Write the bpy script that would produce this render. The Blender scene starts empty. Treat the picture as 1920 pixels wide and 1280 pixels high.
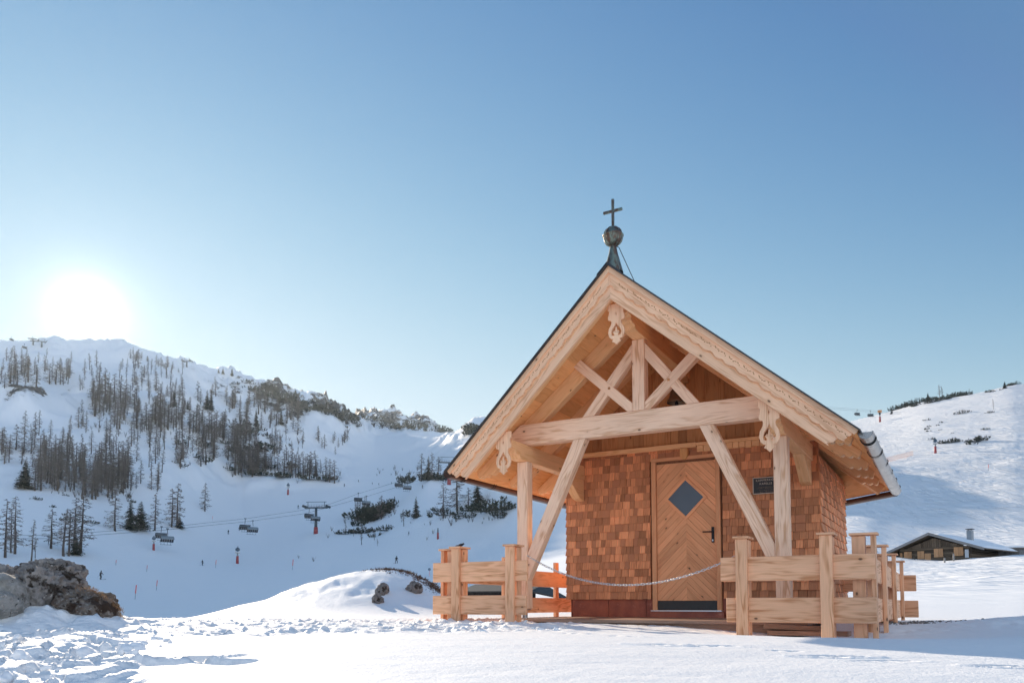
import bpy, bmesh, math, random
import numpy as np
from mathutils import Vector, Matrix
from mathutils.geometry import tessellate_polygon

random.seed(7)
SC = bpy.context.scene
COL = SC.collection
# ---------------------------------------------------------------- camera model (eye at the origin, metres)
F, PITCH, PYC = 1481.43, 0.0633, 1040.03
YAW, X0, Y0, Z0 = 0.5133, 2.4109, 10.887, -0.0686
CU, SU = math.cos(YAW), math.sin(YAW)
CP, SP = math.cos(PITCH), math.sin(PITCH)
SUN_EL = math.radians(18.45)
SUN_AZ = math.atan2(-815, 1481)          # measured from +Y towards +X


def ray(px, py):
    a = (px - 960) / F
    h = (PYC - py) / F
    return Vector((a, CP - h * SP, SP + h * CP))


def at_y(px, py, Y):
    r = ray(px, py)
    return r * (Y / r.y)


def loc2w(s, t, z):
    return Vector((X0 + CU * s + SU * t, Y0 - SU * s + CU * t, Z0 + z))


def proj(P):
    X, Y, Z = P
    d = Y * CP + Z * SP
    return 960 + F * X / d, PYC - F * (-Y * SP + Z * CP) / d


cam = bpy.data.cameras.new('camera')
cam.sensor_fit = 'HORIZONTAL'
cam.sensor_width = 36
cam.lens = F / 1920 * 36
cam.shift_y = (PYC - 640) / 1920
cam.clip_start = 0.05
cam.clip_end = 6000
camo = bpy.data.objects.new('camera', cam)
camo.rotation_euler = (math.pi / 2 + PITCH, 0, 0)
COL.objects.link(camo)
SC.camera = camo

# ---------------------------------------------------------------- tagging
def tag(o, label=None, cat=None, group=None, kind=None):
    if label: o['label'] = label
    if cat: o['category'] = cat
    if group: o['group'] = group
    if kind: o['kind'] = kind
    return o


def empty(name, loc=(0, 0, 0), rz=0.0, parent=None):
    o = bpy.data.objects.new(name, None)
    o.empty_display_size = 0.2
    o.location = loc
    o.rotation_euler = (0, 0, rz)
    COL.objects.link(o)
    if parent: o.parent = parent
    return o


def link_mesh(name, me, parent=None, loc=None):
    o = bpy.data.objects.new(name, me)
    COL.objects.link(o)
    if parent: o.parent = parent
    if loc is not None: o.location = loc
    return o


def copy_tree(o, parent=None):
    c = o.copy()
    COL.objects.link(c)
    if parent is not None: c.parent = parent
    for ch in list(o.children):
        copy_tree(ch, c)
    return c


# ---------------------------------------------------------------- mesh builder
class MB:
    def __init__(s):
        s.v = []; s.f = []; s.uv = []; s.tone = []; s.mi = []

    def poly(s, pts, g=None, tone=0.5, off=(0, 0), mi=0):
        pts = [Vector(p) for p in pts]
        n = Vector((0, 0, 0))
        for i in range(len(pts)):
            a, b = pts[i], pts[(i + 1) % len(pts)]
            n += Vector(((a.y - b.y) * (a.z + b.z), (a.z - b.z) * (a.x + b.x), (a.x - b.x) * (a.y + b.y)))
        if n.length < 1e-12: n = Vector((0, 0, 1))
        n.normalize()
        g = Vector(g) if g is not None else Vector((0, 0, 1))
        if abs(n.dot(g)) > 0.9:
            g = n.orthogonal()
        g = (g - n * n.dot(g)).normalized()
        c = n.cross(g)
        i0 = len(s.v)
        s.v += pts
        s.f.append(list(range(i0, i0 + len(pts))))
        s.uv.append([(p.dot(g) + off[0], p.dot(c) + off[1]) for p in pts])
        s.tone.append(tone); s.mi.append(mi)

    def hexa(s, b, t, g, tone=None, mi=0):
        """b, t: four bottom and four top corners in the same turning order"""
        tone = random.random() if tone is None else tone
        off = (random.uniform(0, 40), random.uniform(0, 40))
        b = [Vector(p) for p in b]; t = [Vector(p) for p in t]
        for q in ((b[3], b[2], b[1], b[0]), (t[0], t[1], t[2], t[3]), (b[0], b[1], t[1], t[0]),
                  (b[1], b[2], t[2], t[1]), (b[2], b[3], t[3], t[2]), (b[3], b[0], t[0], t[3])):
            s.poly(q, g, tone, off, mi)

    def box(s, lo, hi, g=None, tone=None, mi=0):
        x0, y0, z0 = lo; x1, y1, z1 = hi
        if g is None:
            d = (x1 - x0, y1 - y0, z1 - z0); k = d.index(max(d))
            g = [0, 0, 0]; g[k] = 1
        s.hexa([(x0, y0, z0), (x1, y0, z0), (x1, y1, z0), (x0, y1, z0)],
               [(x0, y0, z1), (x1, y0, z1), (x1, y1, z1), (x0, y1, z1)], g, tone, mi)

    def beam(s, p0, p1, w, h, up=(0, 0, 1), tone=None, mi=0):
        p0 = Vector(p0); p1 = Vector(p1); d = (p1 - p0).normalized()
        x = d.cross(Vector(up)).normalized(); z = x.cross(d)
        q = [x * (-w / 2) + z * (-h / 2), x * (w / 2) + z * (-h / 2), x * (w / 2) + z * (h / 2), x * (-w / 2) + z * (h / 2)]
        s.hexa([p0 + a for a in q], [p1 + a for a in q], d, tone, mi)

    def prism(s, pts, off, g=None, tone=None, holes=(), mi=0):
        """flat outline pts (3D), extruded by the vector off; holes: more outlines"""
        tone = random.random() if tone is None else tone
        ro = (random.uniform(0, 40), random.uniform(0, 40))
        off = Vector(off)
        loops = [[Vector(p) for p in pts]] + [[Vector(p) for p in h] for h in holes]
        flat = [p for l in loops for p in l]
        n = Vector((0, 0, 0))
        L = loops[0]
        for i in range(len(L)):
            n += (L[i] - L[0]).cross(L[(i + 1) % len(L)] - L[0])
        flip = n.dot(off) > 0
        for tr in tessellate_polygon(loops):
            a, b, c = (flat[k] for k in tr)
            if (b - a).cross(c - a).dot(off) > 0: b, c = c, b
            s.poly((a, b, c), g, tone, ro, mi)
            s.poly((a + off, c + off, b + off), g, tone, ro, mi)
        for li, l in enumerate(loops):
            for i in range(len(l)):
                a, b = l[i], l[(i + 1) % len(l)]
                q = (a, b, b + off, a + off)
                if flip: q = q[::-1]
                s.poly(q[::-1] if not flip else q[::-1], g, tone, ro, mi)

    def tube(s, pts, r, n=8, cap=True, tone=0.5, mi=0):
        pts = [Vector(p) for p in pts]
        rs = r if isinstance(r, (list, tuple)) else [r] * len(pts)
        i0 = len(s.v); N = len(pts)
        for i, p in enumerate(pts):
            d = (pts[min(i + 1, N - 1)] - pts[max(i - 1, 0)])
            if d.length < 1e-9: d = Vector((0, 0, 1))
            d.normalize()
            a = d.cross(Vector((0.013, 0.021, 1))) if abs(d.z) < 0.97 else d.cross(Vector((0, 1, 0.01)))
            a.normalize(); b = d.cross(a)
            for k in range(n):
                t = 2 * math.pi * k / n
                s.v.append(p + (a * math.cos(t) + b * math.sin(t)) * rs[i])
        for i in range(N - 1):
            for k in range(n):
                q = [i0 + i * n + k, i0 + i * n + (k + 1) % n, i0 + (i + 1) * n + (k + 1) % n, i0 + (i + 1) * n + k]
                s.f.append(q[::-1]); s.uv.append([(0, 0)] * 4); s.tone.append(tone); s.mi.append(mi)
        if cap and n > 2:
            s.f.append([i0 + k for k in range(n)]); s.uv.append([(0, 0)] * n); s.tone.append(tone); s.mi.append(mi)
            s.f.append([i0 + (N - 1) * n + k for k in range(n)][::-1]); s.uv.append([(0, 0)] * n); s.tone.append(tone); s.mi.append(mi)

    def lathe(s, prof, c=(0, 0, 0), n=20, tone=0.5, mi=0):
        c = Vector(c); i0 = len(s.v)
        for r, z in prof:
            for k in range(n):
                t = 2 * math.pi * k / n
                s.v.append(c + Vector((r * math.cos(t), r * math.sin(t), z)))
        for i in range(len(prof) - 1):
            for k in range(n):
                s.f.append([i0 + i * n + k, i0 + i * n + (k + 1) % n, i0 + (i + 1) * n + (k + 1) % n, i0 + (i + 1) * n + k])
                s.uv.append([(0, 0)] * 4); s.tone.append(tone); s.mi.append(mi)

    def tri(s, a, b, c, tone=0.5, mi=0):
        i0 = len(s.v); s.v += [a, b, c]
        s.f.append([i0, i0 + 1, i0 + 2]); s.uv.append([(0, 0)] * 3); s.tone.append(tone); s.mi.append(mi)

    def mesh(s, name, mats, smooth=False):
        me = bpy.data.meshes.new(name)
        me.from_pydata([tuple(p) for p in s.v], [], s.f)
        uvl = me.uv_layers.new(name='UVMap')
        flat = [c for f in s.uv for p in f for c in p]
        uvl.data.foreach_set('uv', flat)
        at = me.attributes.new('tone', 'FLOAT', 'FACE')
        at.data.foreach_set('value', s.tone)
        me.polygons.foreach_set('material_index', s.mi)
        if smooth: me.polygons.foreach_set('use_smooth', [True] * len(s.f))
        for m in (mats if isinstance(mats, (list, tuple)) else [mats]): me.materials.append(m)
        me.update()
        return me

    def build(s, name, mats, parent=None, smooth=False, bevel=0.0, loc=None, seg=1):
        me = s.mesh(name, mats, smooth)
        o = link_mesh(name, me, parent, loc)
        if bevel:
            bm = bmesh.new(); bm.from_mesh(me)
            bmesh.ops.remove_doubles(bm, verts=bm.verts, dist=1e-5)
            bm.to_mesh(me); bm.free()
            md = o.modifiers.new('bevel', 'BEVEL'); md.width = bevel; md.segments = seg; md.limit_method = 'ANGLE'
            md.angle_limit = math.radians(35)
        return o


# ---------------------------------------------------------------- materials
class NT:
    def __init__(s, name):
        s.m = bpy.data.materials.new(name); s.m.use_nodes = True
        s.t = s.m.node_tree; s.t.nodes.clear()
        s.out = s.n('ShaderNodeOutputMaterial')
        s.b = s.n('ShaderNodeBsdfPrincipled')
        s.l(s.b.outputs[0], s.out.inputs['Surface'])

    def n(s, t, **k):
        q = s.t.nodes.new(t)
        for a, v in k.items(): setattr(q, a, v)
        return q

    def l(s, a, b): s.t.links.new(a, b)

    def val(s, sock, v):
        if hasattr(v, 'is_output') or isinstance(v, bpy.types.NodeSocket): s.l(v, sock)
        else: sock.default_value = v

    def math(s, op, a, b=0.0, c=0.0, clamp=False):
        q = s.n('ShaderNodeMath', operation=op); q.use_clamp = clamp
        for i, v in enumerate((a, b, c)):
            if i < len(q.inputs): s.val(q.inputs[i], v)
        return q.outputs[0]

    def mix(s, f, a, b, mode='MIX'):
        q = s.n('ShaderNodeMix', data_type='RGBA', blend_type=mode)
        s.val(q.inputs[0], f)
        for k, v in ((6, a), (7, b)):
            if isinstance(v, (tuple, list)): q.inputs[k].default_value = (*v[:3], 1)
            else: s.l(v, q.inputs[k])
        return q.outputs[2]

    def noise(s, vec, scale, detail=2, rough=0.5, dist=0.0):
        q = s.n('ShaderNodeTexNoise'); q.inputs['Scale'].default_value = scale
        q.inputs['Detail'].default_value = detail; q.inputs['Roughness'].default_value = rough
        q.inputs['Distortion'].default_value = dist
        if vec is not None: s.l(vec, q.inputs['Vector'])
        return q.outputs['Fac']

    def step(s, v, lo, hi):
        q = s.n('ShaderNodeMapRange'); q.interpolation_type = 'SMOOTHSTEP'
        s.val(q.inputs[0], v); q.inputs[1].default_value = lo; q.inputs[2].default_value = hi
        return q.outputs[0]

    def map(s, vec, scale, loc=(0, 0, 0), rot=(0, 0, 0)):
        q = s.n('ShaderNodeMapping'); q.inputs['Scale'].default_value = scale
        q.inputs['Location'].default_value = loc; q.inputs['Rotation'].default_value = rot
        s.l(vec, q.inputs['Vector']); return q.outputs[0]

    def obj(s): return s.n('ShaderNodeTexCoord').outputs['Object']
    def geo(s): return s.n('ShaderNodeNewGeometry').outputs['Position']
    def attr(s, name): return s.n('ShaderNodeAttribute', attribute_name=name).outputs['Fac']

    def bump(s, h, strength=0.3, dist=0.01):
        q = s.n('ShaderNodeBump'); q.inputs['Strength'].default_value = strength
        q.inputs['Distance'].default_value = dist; s.l(h, q.inputs['Height'])
        s.l(q.outputs[0], s.b.inputs['Normal'])

    def done(s, col=None, rough=0.6, metal=0.0, spec=None):
        if col is not None:
            if isinstance(col, (tuple, list)): s.b.inputs['Base Color'].default_value = (*col[:3], 1)
            else: s.l(col, s.b.inputs['Base Color'])
        s.val(s.b.inputs['Roughness'], rough); s.b.inputs['Metallic'].default_value = metal
        if spec is not None: s.b.inputs['Specular IOR Level'].default_value = spec
        return s.m


def wood(name, light, dark, knot=(0.10, 0.05, 0.025), vary=0.35, grain=0.75, knots=0.6, fib=0.35, red=None, rough=0.62):
    N = NT(name)
    uvn = N.n('ShaderNodeUVMap', uv_map='UVMap').outputs[0]
    tone = N.attr('tone')
    cb = N.n('ShaderNodeCombineXYZ'); N.l(N.math('MULTIPLY', tone, 37.0), cb.inputs[2])
    va = N.n('ShaderNodeVectorMath', operation='ADD'); N.l(uvn, va.inputs[0]); N.l(cb.outputs[0], va.inputs[1])
    U = va.outputs[0]
    # growth rings: noise stretched along the grain, folded into bands
    warp = N.noise(N.map(U, (0.75, 5.5, 1)), 1.0, 3, 0.55)
    sp = N.n('ShaderNodeSeparateXYZ'); N.l(U, sp.inputs[0])
    ph = N.math('MULTIPLY_ADD', warp, 60.0, N.math('MULTIPLY', sp.outputs[1], 90.0))
    rings = N.math('MULTIPLY_ADD', N.math('SINE', ph), 0.5, 0.5)
    rings = N.math('POWER', rings, 1.6)
    fibre = N.noise(N.map(U, (4.0, 150.0, 1)), 1.0, 2, 0.6)
    blot = N.noise(N.map(U, (1.2, 3.0, 1)), 1.0, 3, 0.55)
    # knots
    vo = N.n('ShaderNodeTexVoronoi'); N.l(N.map(U, (4.6, 8.0, 1)), vo.inputs['Vector']); vo.inputs['Scale'].default_value = 1
    vo.inputs['Randomness'].default_value = 1
    kc = N.n('ShaderNodeSeparateColor'); N.l(vo.outputs['Color'], kc.inputs[0])
    pick = N.math('GREATER_THAN', kc.outputs[0], 1 - knots)
    km = N.math('MULTIPLY', N.math('SUBTRACT', 1.0, N.step(vo.outputs['Distance'], 0.05, 0.12)), pick)
    halo = N.math('MULTIPLY', N.math('SUBTRACT', 1.0, N.step(vo.outputs['Distance'], 0.08, 0.30)), pick)
    wood_fade = N.step(N.noise(N.map(U, (1.6, 14.0, 1)), 1.0, 2, 0.5), 0.36, 0.66)
    g = N.math('MULTIPLY', N.math('MULTIPLY', rings, wood_fade), grain)
    col = N.mix(g, light, dark)
    col = N.mix(N.math('MULTIPLY', halo, 0.35), col, dark)
    fb = N.math('MULTIPLY_ADD', N.math('SUBTRACT', fibre, 0.5), fib, 1.0)
    tn = N.math('MULTIPLY_ADD', N.math('SUBTRACT', tone, 0.5), vary, 1.0)
    bl = N.math('MULTIPLY_ADD', N.math('SUBTRACT', blot, 0.5), 0.35, 1.0)
    k = N.math('MULTIPLY', N.math('MULTIPLY', fb, tn), bl)
    vm = N.n('ShaderNodeVectorMath', operation='SCALE'); N.l(col, vm.inputs[0]); N.l(k, vm.inputs[3])
    col = vm.outputs[0]
    if red is not None:
        col = N.mix(N.step(N.math('FRACT', N.math('MULTIPLY', tone, 7.31)), 0.45, 1.0), col, red)
    col = N.mix(N.math('MULTIPLY', km, 0.9), col, knot)
    N.bump(N.math('ADD', N.math('MULTIPLY', rings, 0.4), fibre), 0.25, 0.002)
    return N.done(col, rough, 0, 0.3)


M = {}
M['timber'] = wood('pale_planed_timber', (0.90, 0.64, 0.46), (0.66, 0.385, 0.225), vary=0.16, knots=0.7, grain=1.0)
M['verge'] = wood('weathered_verge_timber', (0.88, 0.55, 0.35), (0.60, 0.305, 0.16), vary=0.16, knots=0.35)
M['soffit'] = wood('warm_spruce_boarding', (0.88, 0.47, 0.20), (0.74, 0.34, 0.12), vary=0.3, knots=0.55)
M['rafter'] = wood('warm_rafter_timber', (0.90, 0.54, 0.28), (0.76, 0.41, 0.175), vary=0.16, knots=0.5)
M['plank'] = wood('aged_wall_plank', (0.52, 0.25, 0.105), (0.36, 0.145, 0.05), vary=0.5, knots=0.35)
M['door'] = wood('larch_door_board', (0.86, 0.435, 0.225), (0.68, 0.285, 0.135), vary=0.26, knots=0.8, grain=0.55)
M['shingle'] = wood('larch_shingle', (0.70, 0.315, 0.155), (0.48, 0.18, 0.08), vary=0.8, knots=0.0, grain=0.6, fib=1.15, red=(0.50, 0.225, 0.12), rough=0.7)
M['fence'] = wood('larch_fence_board', (0.82, 0.46, 0.27), (0.53, 0.235, 0.105), vary=0.22, knots=0.75, grain=1.0)
M['larch_core'] = wood('rough_backing_board', (0.30, 0.14, 0.07), (0.2, 0.09, 0.04))
M['deck'] = wood('grey_deck_board', (0.34, 0.22, 0.16), (0.22, 0.13, 0.09), vary=0.4)
M['oldwood'] = wood('blackened_hut_timber', (0.17, 0.125, 0.085), (0.075, 0.055, 0.04), vary=0.8, knots=0.2)
M['hutwood'] = wood('hut_shutter_wood', (0.62, 0.34, 0.17), (0.46, 0.22, 0.10), vary=0.3)
M['greywood'] = wood('silvered_roof_board', (0.25, 0.24, 0.235), (0.15, 0.145, 0.14), vary=0.3, knots=0.2)


def plain(name, col, rough=0.5, metal=0.0, var=0.25, scale=20.0, spec=None, bump=0.0):
    N = NT(name)
    nz = N.noise(N.obj(), scale, 3, 0.6)
    c2 = tuple(c * (1 - var) for c in col)
    c = N.mix(nz, col, c2)
    if bump: N.bump(nz, bump, 0.01)
    return N.done(c, N.math('MULTIPLY_ADD', nz, 0.2, rough - 0.1), metal, spec)


M['sheet'] = plain('dark_roof_sheet', (0.045, 0.05, 0.058), 0.45, 0.2)
M['gutter'] = plain('brown_copper_gutter', (0.10, 0.05, 0.035), 0.32, 0.75, 0.4, 6)
M['zinc'] = plain('bright_sheet_gutter', (0.36, 0.355, 0.35), 0.3, 0.9, 0.3, 8)
M['iron'] = plain('black_iron', (0.02, 0.02, 0.022), 0.45, 0.5)
M['steel'] = plain('galvanised_steel', (0.42, 0.44, 0.46), 0.4, 0.8, 0.3, 30)
M['chain'] = plain('bright_chain_steel', (0.75, 0.75, 0.76), 0.3, 0.85, 0.2, 40)
M['kick'] = plain('dark_kick_plate', (0.05, 0.055, 0.055), 0.45, 0.3)
M['plaque'] = plain('black_slate_plaque', (0.022, 0.024, 0.024), 0.4, 0.0, 0.3, 60)
M['pale'] = plain('pale_letters', (0.62, 0.55, 0.45), 0.6, 0.0, 0.1)
M['bronze'] = plain('dull_bronze', (0.30, 0.25, 0.18), 0.42, 0.7, 0.5, 14)
M['red'] = plain('faded_red_paint', (0.36, 0.055, 0.06), 0.5, 0, 0.25, 2)
M['dark'] = plain('dark_cloth', (0.016, 0.02, 0.03), 0.7)
M['liftgrey'] = plain('lift_grey_metal', (0.07, 0.10, 0.12), 0.5, 0.3, 0.3, 2)
M['hood'] = plain('tinted_chair_hood', (0.16, 0.21, 0.25), 0.25, 0.0, 0.2, 2)
M['signred'] = plain('orange_red_marker', (0.75, 0.10, 0.09), 0.5, 0, 0.15, 3)
M['blue'] = plain('blue_grey_housing', (0.12, 0.19, 0.26), 0.45, 0, 0.3, 3)
M['white'] = plain('white_cover', (0.75, 0.78, 0.82), 0.5, 0, 0.1, 3)
M['orange'] = plain('orange_net', (0.70, 0.24, 0.06), 0.6)
M['orangebox'] = plain('orange_housing', (0.72, 0.32, 0.12), 0.5)
M['chimney'] = plain('grey_chimney_render', (0.34, 0.36, 0.38), 0.8, 0, 0.25, 3)
M['skin'] = plain('skin', (0.45, 0.28, 0.21), 0.6)


def copper_mat():
    N = NT('patinated_copper'); o = N.obj()
    n1 = N.noise(N.map(o, (9, 9, 3)), 2.2, 4, 0.65)
    sp = N.n('ShaderNodeSeparateXYZ'); N.l(o, sp.inputs[0])
    c = N.mix(N.step(n1, 0.42, 0.62), (0.13, 0.075, 0.055), (0.20, 0.25, 0.21))
    c = N.mix(N.step(N.noise(o, 45, 3, 0.6), 0.5, 0.75), c, (0.05, 0.035, 0.03))
    return N.done(c, 0.38, 0.65)


def plinth_mat():
    N = NT('copper_plinth_sheet'); o = N.obj()
    n1 = N.noise(N.map(o, (2.2, 2.2, 1.3)), 2.0, 4, 0.6)
    c = N.mix(N.step(n1, 0.35, 0.7), (0.42, 0.135, 0.08), (0.27, 0.085, 0.06))
    c = N.mix(N.step(N.noise(o, 14, 3, 0.6), 0.6, 0.8), c, (0.50, 0.21, 0.14))
    return N.done(c, 0.42, 0.35)


M['copper'] = copper_mat(); M['plinth'] = plinth_mat()


def glass_mat():
    N = NT('dim_window_glass')
    c = N.mix(N.noise(N.obj(), 2.5, 2), (0.055, 0.075, 0.10), (0.085, 0.11, 0.14))
    N.b.inputs['Coat Weight'].default_value = 0.4
    return N.done(c, 0.18, 0.0, 0.5)


M['glass'] = glass_mat()


def snow_mat():
    N = NT('snow')
    p = N.geo()
    rock = N.attr('rock')
    near = N.attr('rough')
    n_f = N.noise(p, 55, 3, 0.7)
    n_m = N.noise(p, 9, 3, 0.6)
    n_l = N.noise(p, 0.35, 4, 0.6)
    trk = N.noise(N.map(p, (0.5, 0.06, 0.3), rot=(0, 0, 0.5)), 1.3, 4, 0.55, 1.2)
    trk2 = N.noise(N.map(p, (0.07, 0.7, 0.4), rot=(0, 0, 0.35)), 1.0, 3, 0.55, 1.6)
    far = N.attr('far')
    rn = N.noise(N.map(p, (0.10, 0.10, 0.16)), 1.0, 6, 0.68)
    rn2 = N.noise(N.map(p, (0.5, 0.5, 0.9)), 1.0, 4, 0.6)
    rm = N.step(N.math('ADD', N.math('MULTIPLY_ADD', rn, 0.75, N.math('MULTIPLY', rn2, 0.25)), N.math('MULTIPLY_ADD', rock, 0.42, -0.39)), 0.46, 0.53)
    rm = N.math('MULTIPLY', rm, N.step(rock, 0.05, 0.3))
    rc = N.mix(rn2, (0.03, 0.03, 0.031), (0.095, 0.085, 0.08))
    snow = N.mix(n_l, (0.88, 0.885, 0.89), (0.83, 0.845, 0.865))
    col = N.mix(rm, snow, rc)
    h1 = N.math('MULTIPLY', N.math('ADD', N.math('MULTIPLY', n_f, 0.30), N.math('MULTIPLY', n_m, N.math('MULTIPLY_ADD', near, 1.8, 0.6))), N.math('SUBTRACT', 1.0, N.step(far, 0.0, 0.6)))
    bn = N.n('ShaderNodeBump'); bn.inputs['Strength'].default_value = 0.8; bn.inputs['Distance'].default_value = 0.02
    N.l(h1, bn.inputs['Height'])
    b2 = N.n('ShaderNodeBump'); b2.inputs['Strength'].default_value = 1.0; b2.inputs['Distance'].default_value = 1.1
    h2 = N.math('MULTIPLY', N.math('ADD', N.math('MULTIPLY', trk, 1.0), N.math('MULTIPLY', trk2, 0.8)), N.math('MULTIPLY', far, N.attr('track')))
    N.l(N.math('ADD', h2, N.math('MULTIPLY', rm, 1.2)), b2.inputs['Height']); N.l(bn.outputs[0], b2.inputs['Normal'])
    N.l(b2.outputs[0], N.b.inputs['Normal'])
    N.b.inputs['Sheen Weight'].default_value = 0.0
    return N.done(col, 0.65, 0, 0.25)


M['snow'] = snow_mat()


def snowplain():
    N = NT('loose_snow'); p = N.geo()
    N.bump(N.math('ADD', N.math('MULTIPLY', N.noise(p, 60, 3, 0.7), 0.3), N.noise(p, 11, 3, 0.6)), 0.5, 0.012)
    return N.done((0.86, 0.875, 0.90), 0.65, 0, 0.25)


M['snow2'] = snowplain()


def rock_mat(name, c1, c2, moss, mossamt, lich=0.5):
    N = NT(name); o = N.obj()
    n1 = N.noise(o, 9, 6, 0.7); n2 = N.noise(o, 26, 4, 0.7); n3 = N.noise(o, 5.5, 5, 0.65)
    c = N.mix(N.step(n1, 0.35, 0.65), c1, c2)
    c = N.mix(N.step(n2, 0.63 - 0.1 * lich, 0.74), c, (0.48, 0.46, 0.44))
    c = N.mix(N.step(n3, 0.66 - mossamt * 0.35, 0.74 - mossamt * 0.35), c, moss)
    c = N.mix(N.step(N.noise(o, 12, 4, 0.7, 0.8), 0.62, 0.67), c, (0.02, 0.017, 0.015))
    sn = N.n('ShaderNodeSeparateXYZ'); N.l(N.n('ShaderNodeNewGeometry').outputs['Normal'], sn.inputs[0])
    N.bump(N.math('ADD', n1, N.math('MULTIPLY', n2, 0.5)), 0.8, 0.03)
    return N.done(c, 0.8, 0, 0.2)


M['rock'] = rock_mat('grey_limestone', (0.15, 0.137, 0.13), (0.30, 0.28, 0.265), (0.045, 0.036, 0.03), 0.35)
M['rockpale'] = rock_mat('smooth_grey_boulder', (0.21, 0.205, 0.19), (0.33, 0.32, 0.30), (0.12, 0.11, 0.10), 0.15, 0.9)
M['heath'] = rock_mat('heather_covered_rock', (0.11, 0.075, 0.055), (0.21, 0.185, 0.16), (0.05, 0.032, 0.023), 0.45, 0.9)


def leafy(name, c1, c2, rough=0.7):
    N = NT(name)
    t = N.attr('tone')
    oi = N.n('ShaderNodeObjectInfo').outputs['Random']
    c = N.mix(t, c1, c2)
    vm = N.n('ShaderNodeVectorMath', operation='SCALE'); N.l(c, vm.inputs[0]); N.l(N.math('MULTIPLY_ADD', oi, 0.6, 0.7), vm.inputs[3])
    return N.done(vm.outputs[0], rough, 0, 0.2)


M['twig'] = leafy('bare_larch_twigs', (0.092, 0.078, 0.072), (0.20, 0.168, 0.15))
M['bark'] = leafy('dark_bark', (0.05, 0.04, 0.035), (0.10, 0.08, 0.07))
M['needle'] = leafy('dark_spruce_needles', (0.010, 0.022, 0.016), (0.03, 0.05, 0.032))
M['pine'] = leafy('dwarf_pine_needles', (0.016, 0.028, 0.022), (0.05, 0.062, 0.042))
M['heathtwig'] = leafy('dry_heath_twigs', (0.05, 0.03, 0.022), (0.22, 0.11, 0.06))
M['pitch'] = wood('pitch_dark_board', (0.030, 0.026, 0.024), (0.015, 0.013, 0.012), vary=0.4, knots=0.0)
M['straw'] = leafy('dry_grass', (0.30, 0.15, 0.07), (0.48, 0.30, 0.15))
SUN_E, SKY_S, EXPO, DUST, OZONE = 2.4, 0.15, 1.7, 0.0, 1.5
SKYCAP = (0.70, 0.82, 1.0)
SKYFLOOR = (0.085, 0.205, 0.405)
SKYFILL = (0.98, 0.96, 0.88)  # extra sky brightness behind the viewer, added as fill for facade and shade
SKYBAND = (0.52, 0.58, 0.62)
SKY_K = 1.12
SUN_C = (1.0, 0.84, 0.65)
HAZE, HAZE_G = 0.00007, 0.6
# ---------------------------------------------------------------- noise (numpy)
_rs = np.random.RandomState(11)
_T = _rs.rand(512, 512)


def vnoise(x, y):
    xi = np.floor(x).astype(np.int64); yi = np.floor(y).astype(np.int64)
    fx = x - xi; fy = y - yi
    fx = fx * fx * fx * (fx * (fx * 6 - 15) + 10); fy = fy * fy * fy * (fy * (fy * 6 - 15) + 10)
    a = _T[xi & 511, yi & 511]; b = _T[(xi + 1) & 511, yi & 511]
    c = _T[xi & 511, (yi + 1) & 511]; d = _T[(xi + 1) & 511, (yi + 1) & 511]
    return (a + (b - a) * fx) * (1 - fy) + (c + (d - c) * fx) * fy


def fbm(x, y, o=4, g=0.5):
    s = 0; a = 1; n = 0
    for i in range(o):
        s = s + a * vnoise(x * 2 ** i + 17.3 * i, y * 2 ** i + 9.1 * i); n += a; a *= g
    return s / n


def ridged(x, y, o=4):
    s = 0; a = 1; n = 0
    for i in range(o):
        s = s + a * (1 - np.abs(2 * vnoise(x * 2 ** i + 5.3 * i, y * 2 ** i + 3.7 * i) - 1)); n += a; a *= 0.5
    return s / n


def cells(x, y):
    """distance to nearest and second nearest jittered point, and the nearest one's random value"""
    xi = np.floor(x).astype(np.int64); yi = np.floor(y).astype(np.int64)
    d1 = np.full(x.shape, 9.0); d2 = np.full(x.shape, 9.0); r = np.zeros(x.shape)
    for i in (-1, 0, 1):
        for j in (-1, 0, 1):
            a = xi + i; b = yi + j
            px = a + _T[a & 511, (b + 91) & 511]; py = b + _T[(a + 57) & 511, b & 511]
            d = np.hypot(px - x, py - y); v = _T[(a + 13) & 511, (b + 29) & 511]
            m = d < d1
            d2 = np.where(m, d1, np.minimum(d2, d)); r = np.where(m, v, r); d1 = np.where(m, d, d1)
    return d1, d2, r


def sstep(x, a, b):
    t = np.clip((x - a) / (b - a), 0, 1); return t * t * (3 - 2 * t)


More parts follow.
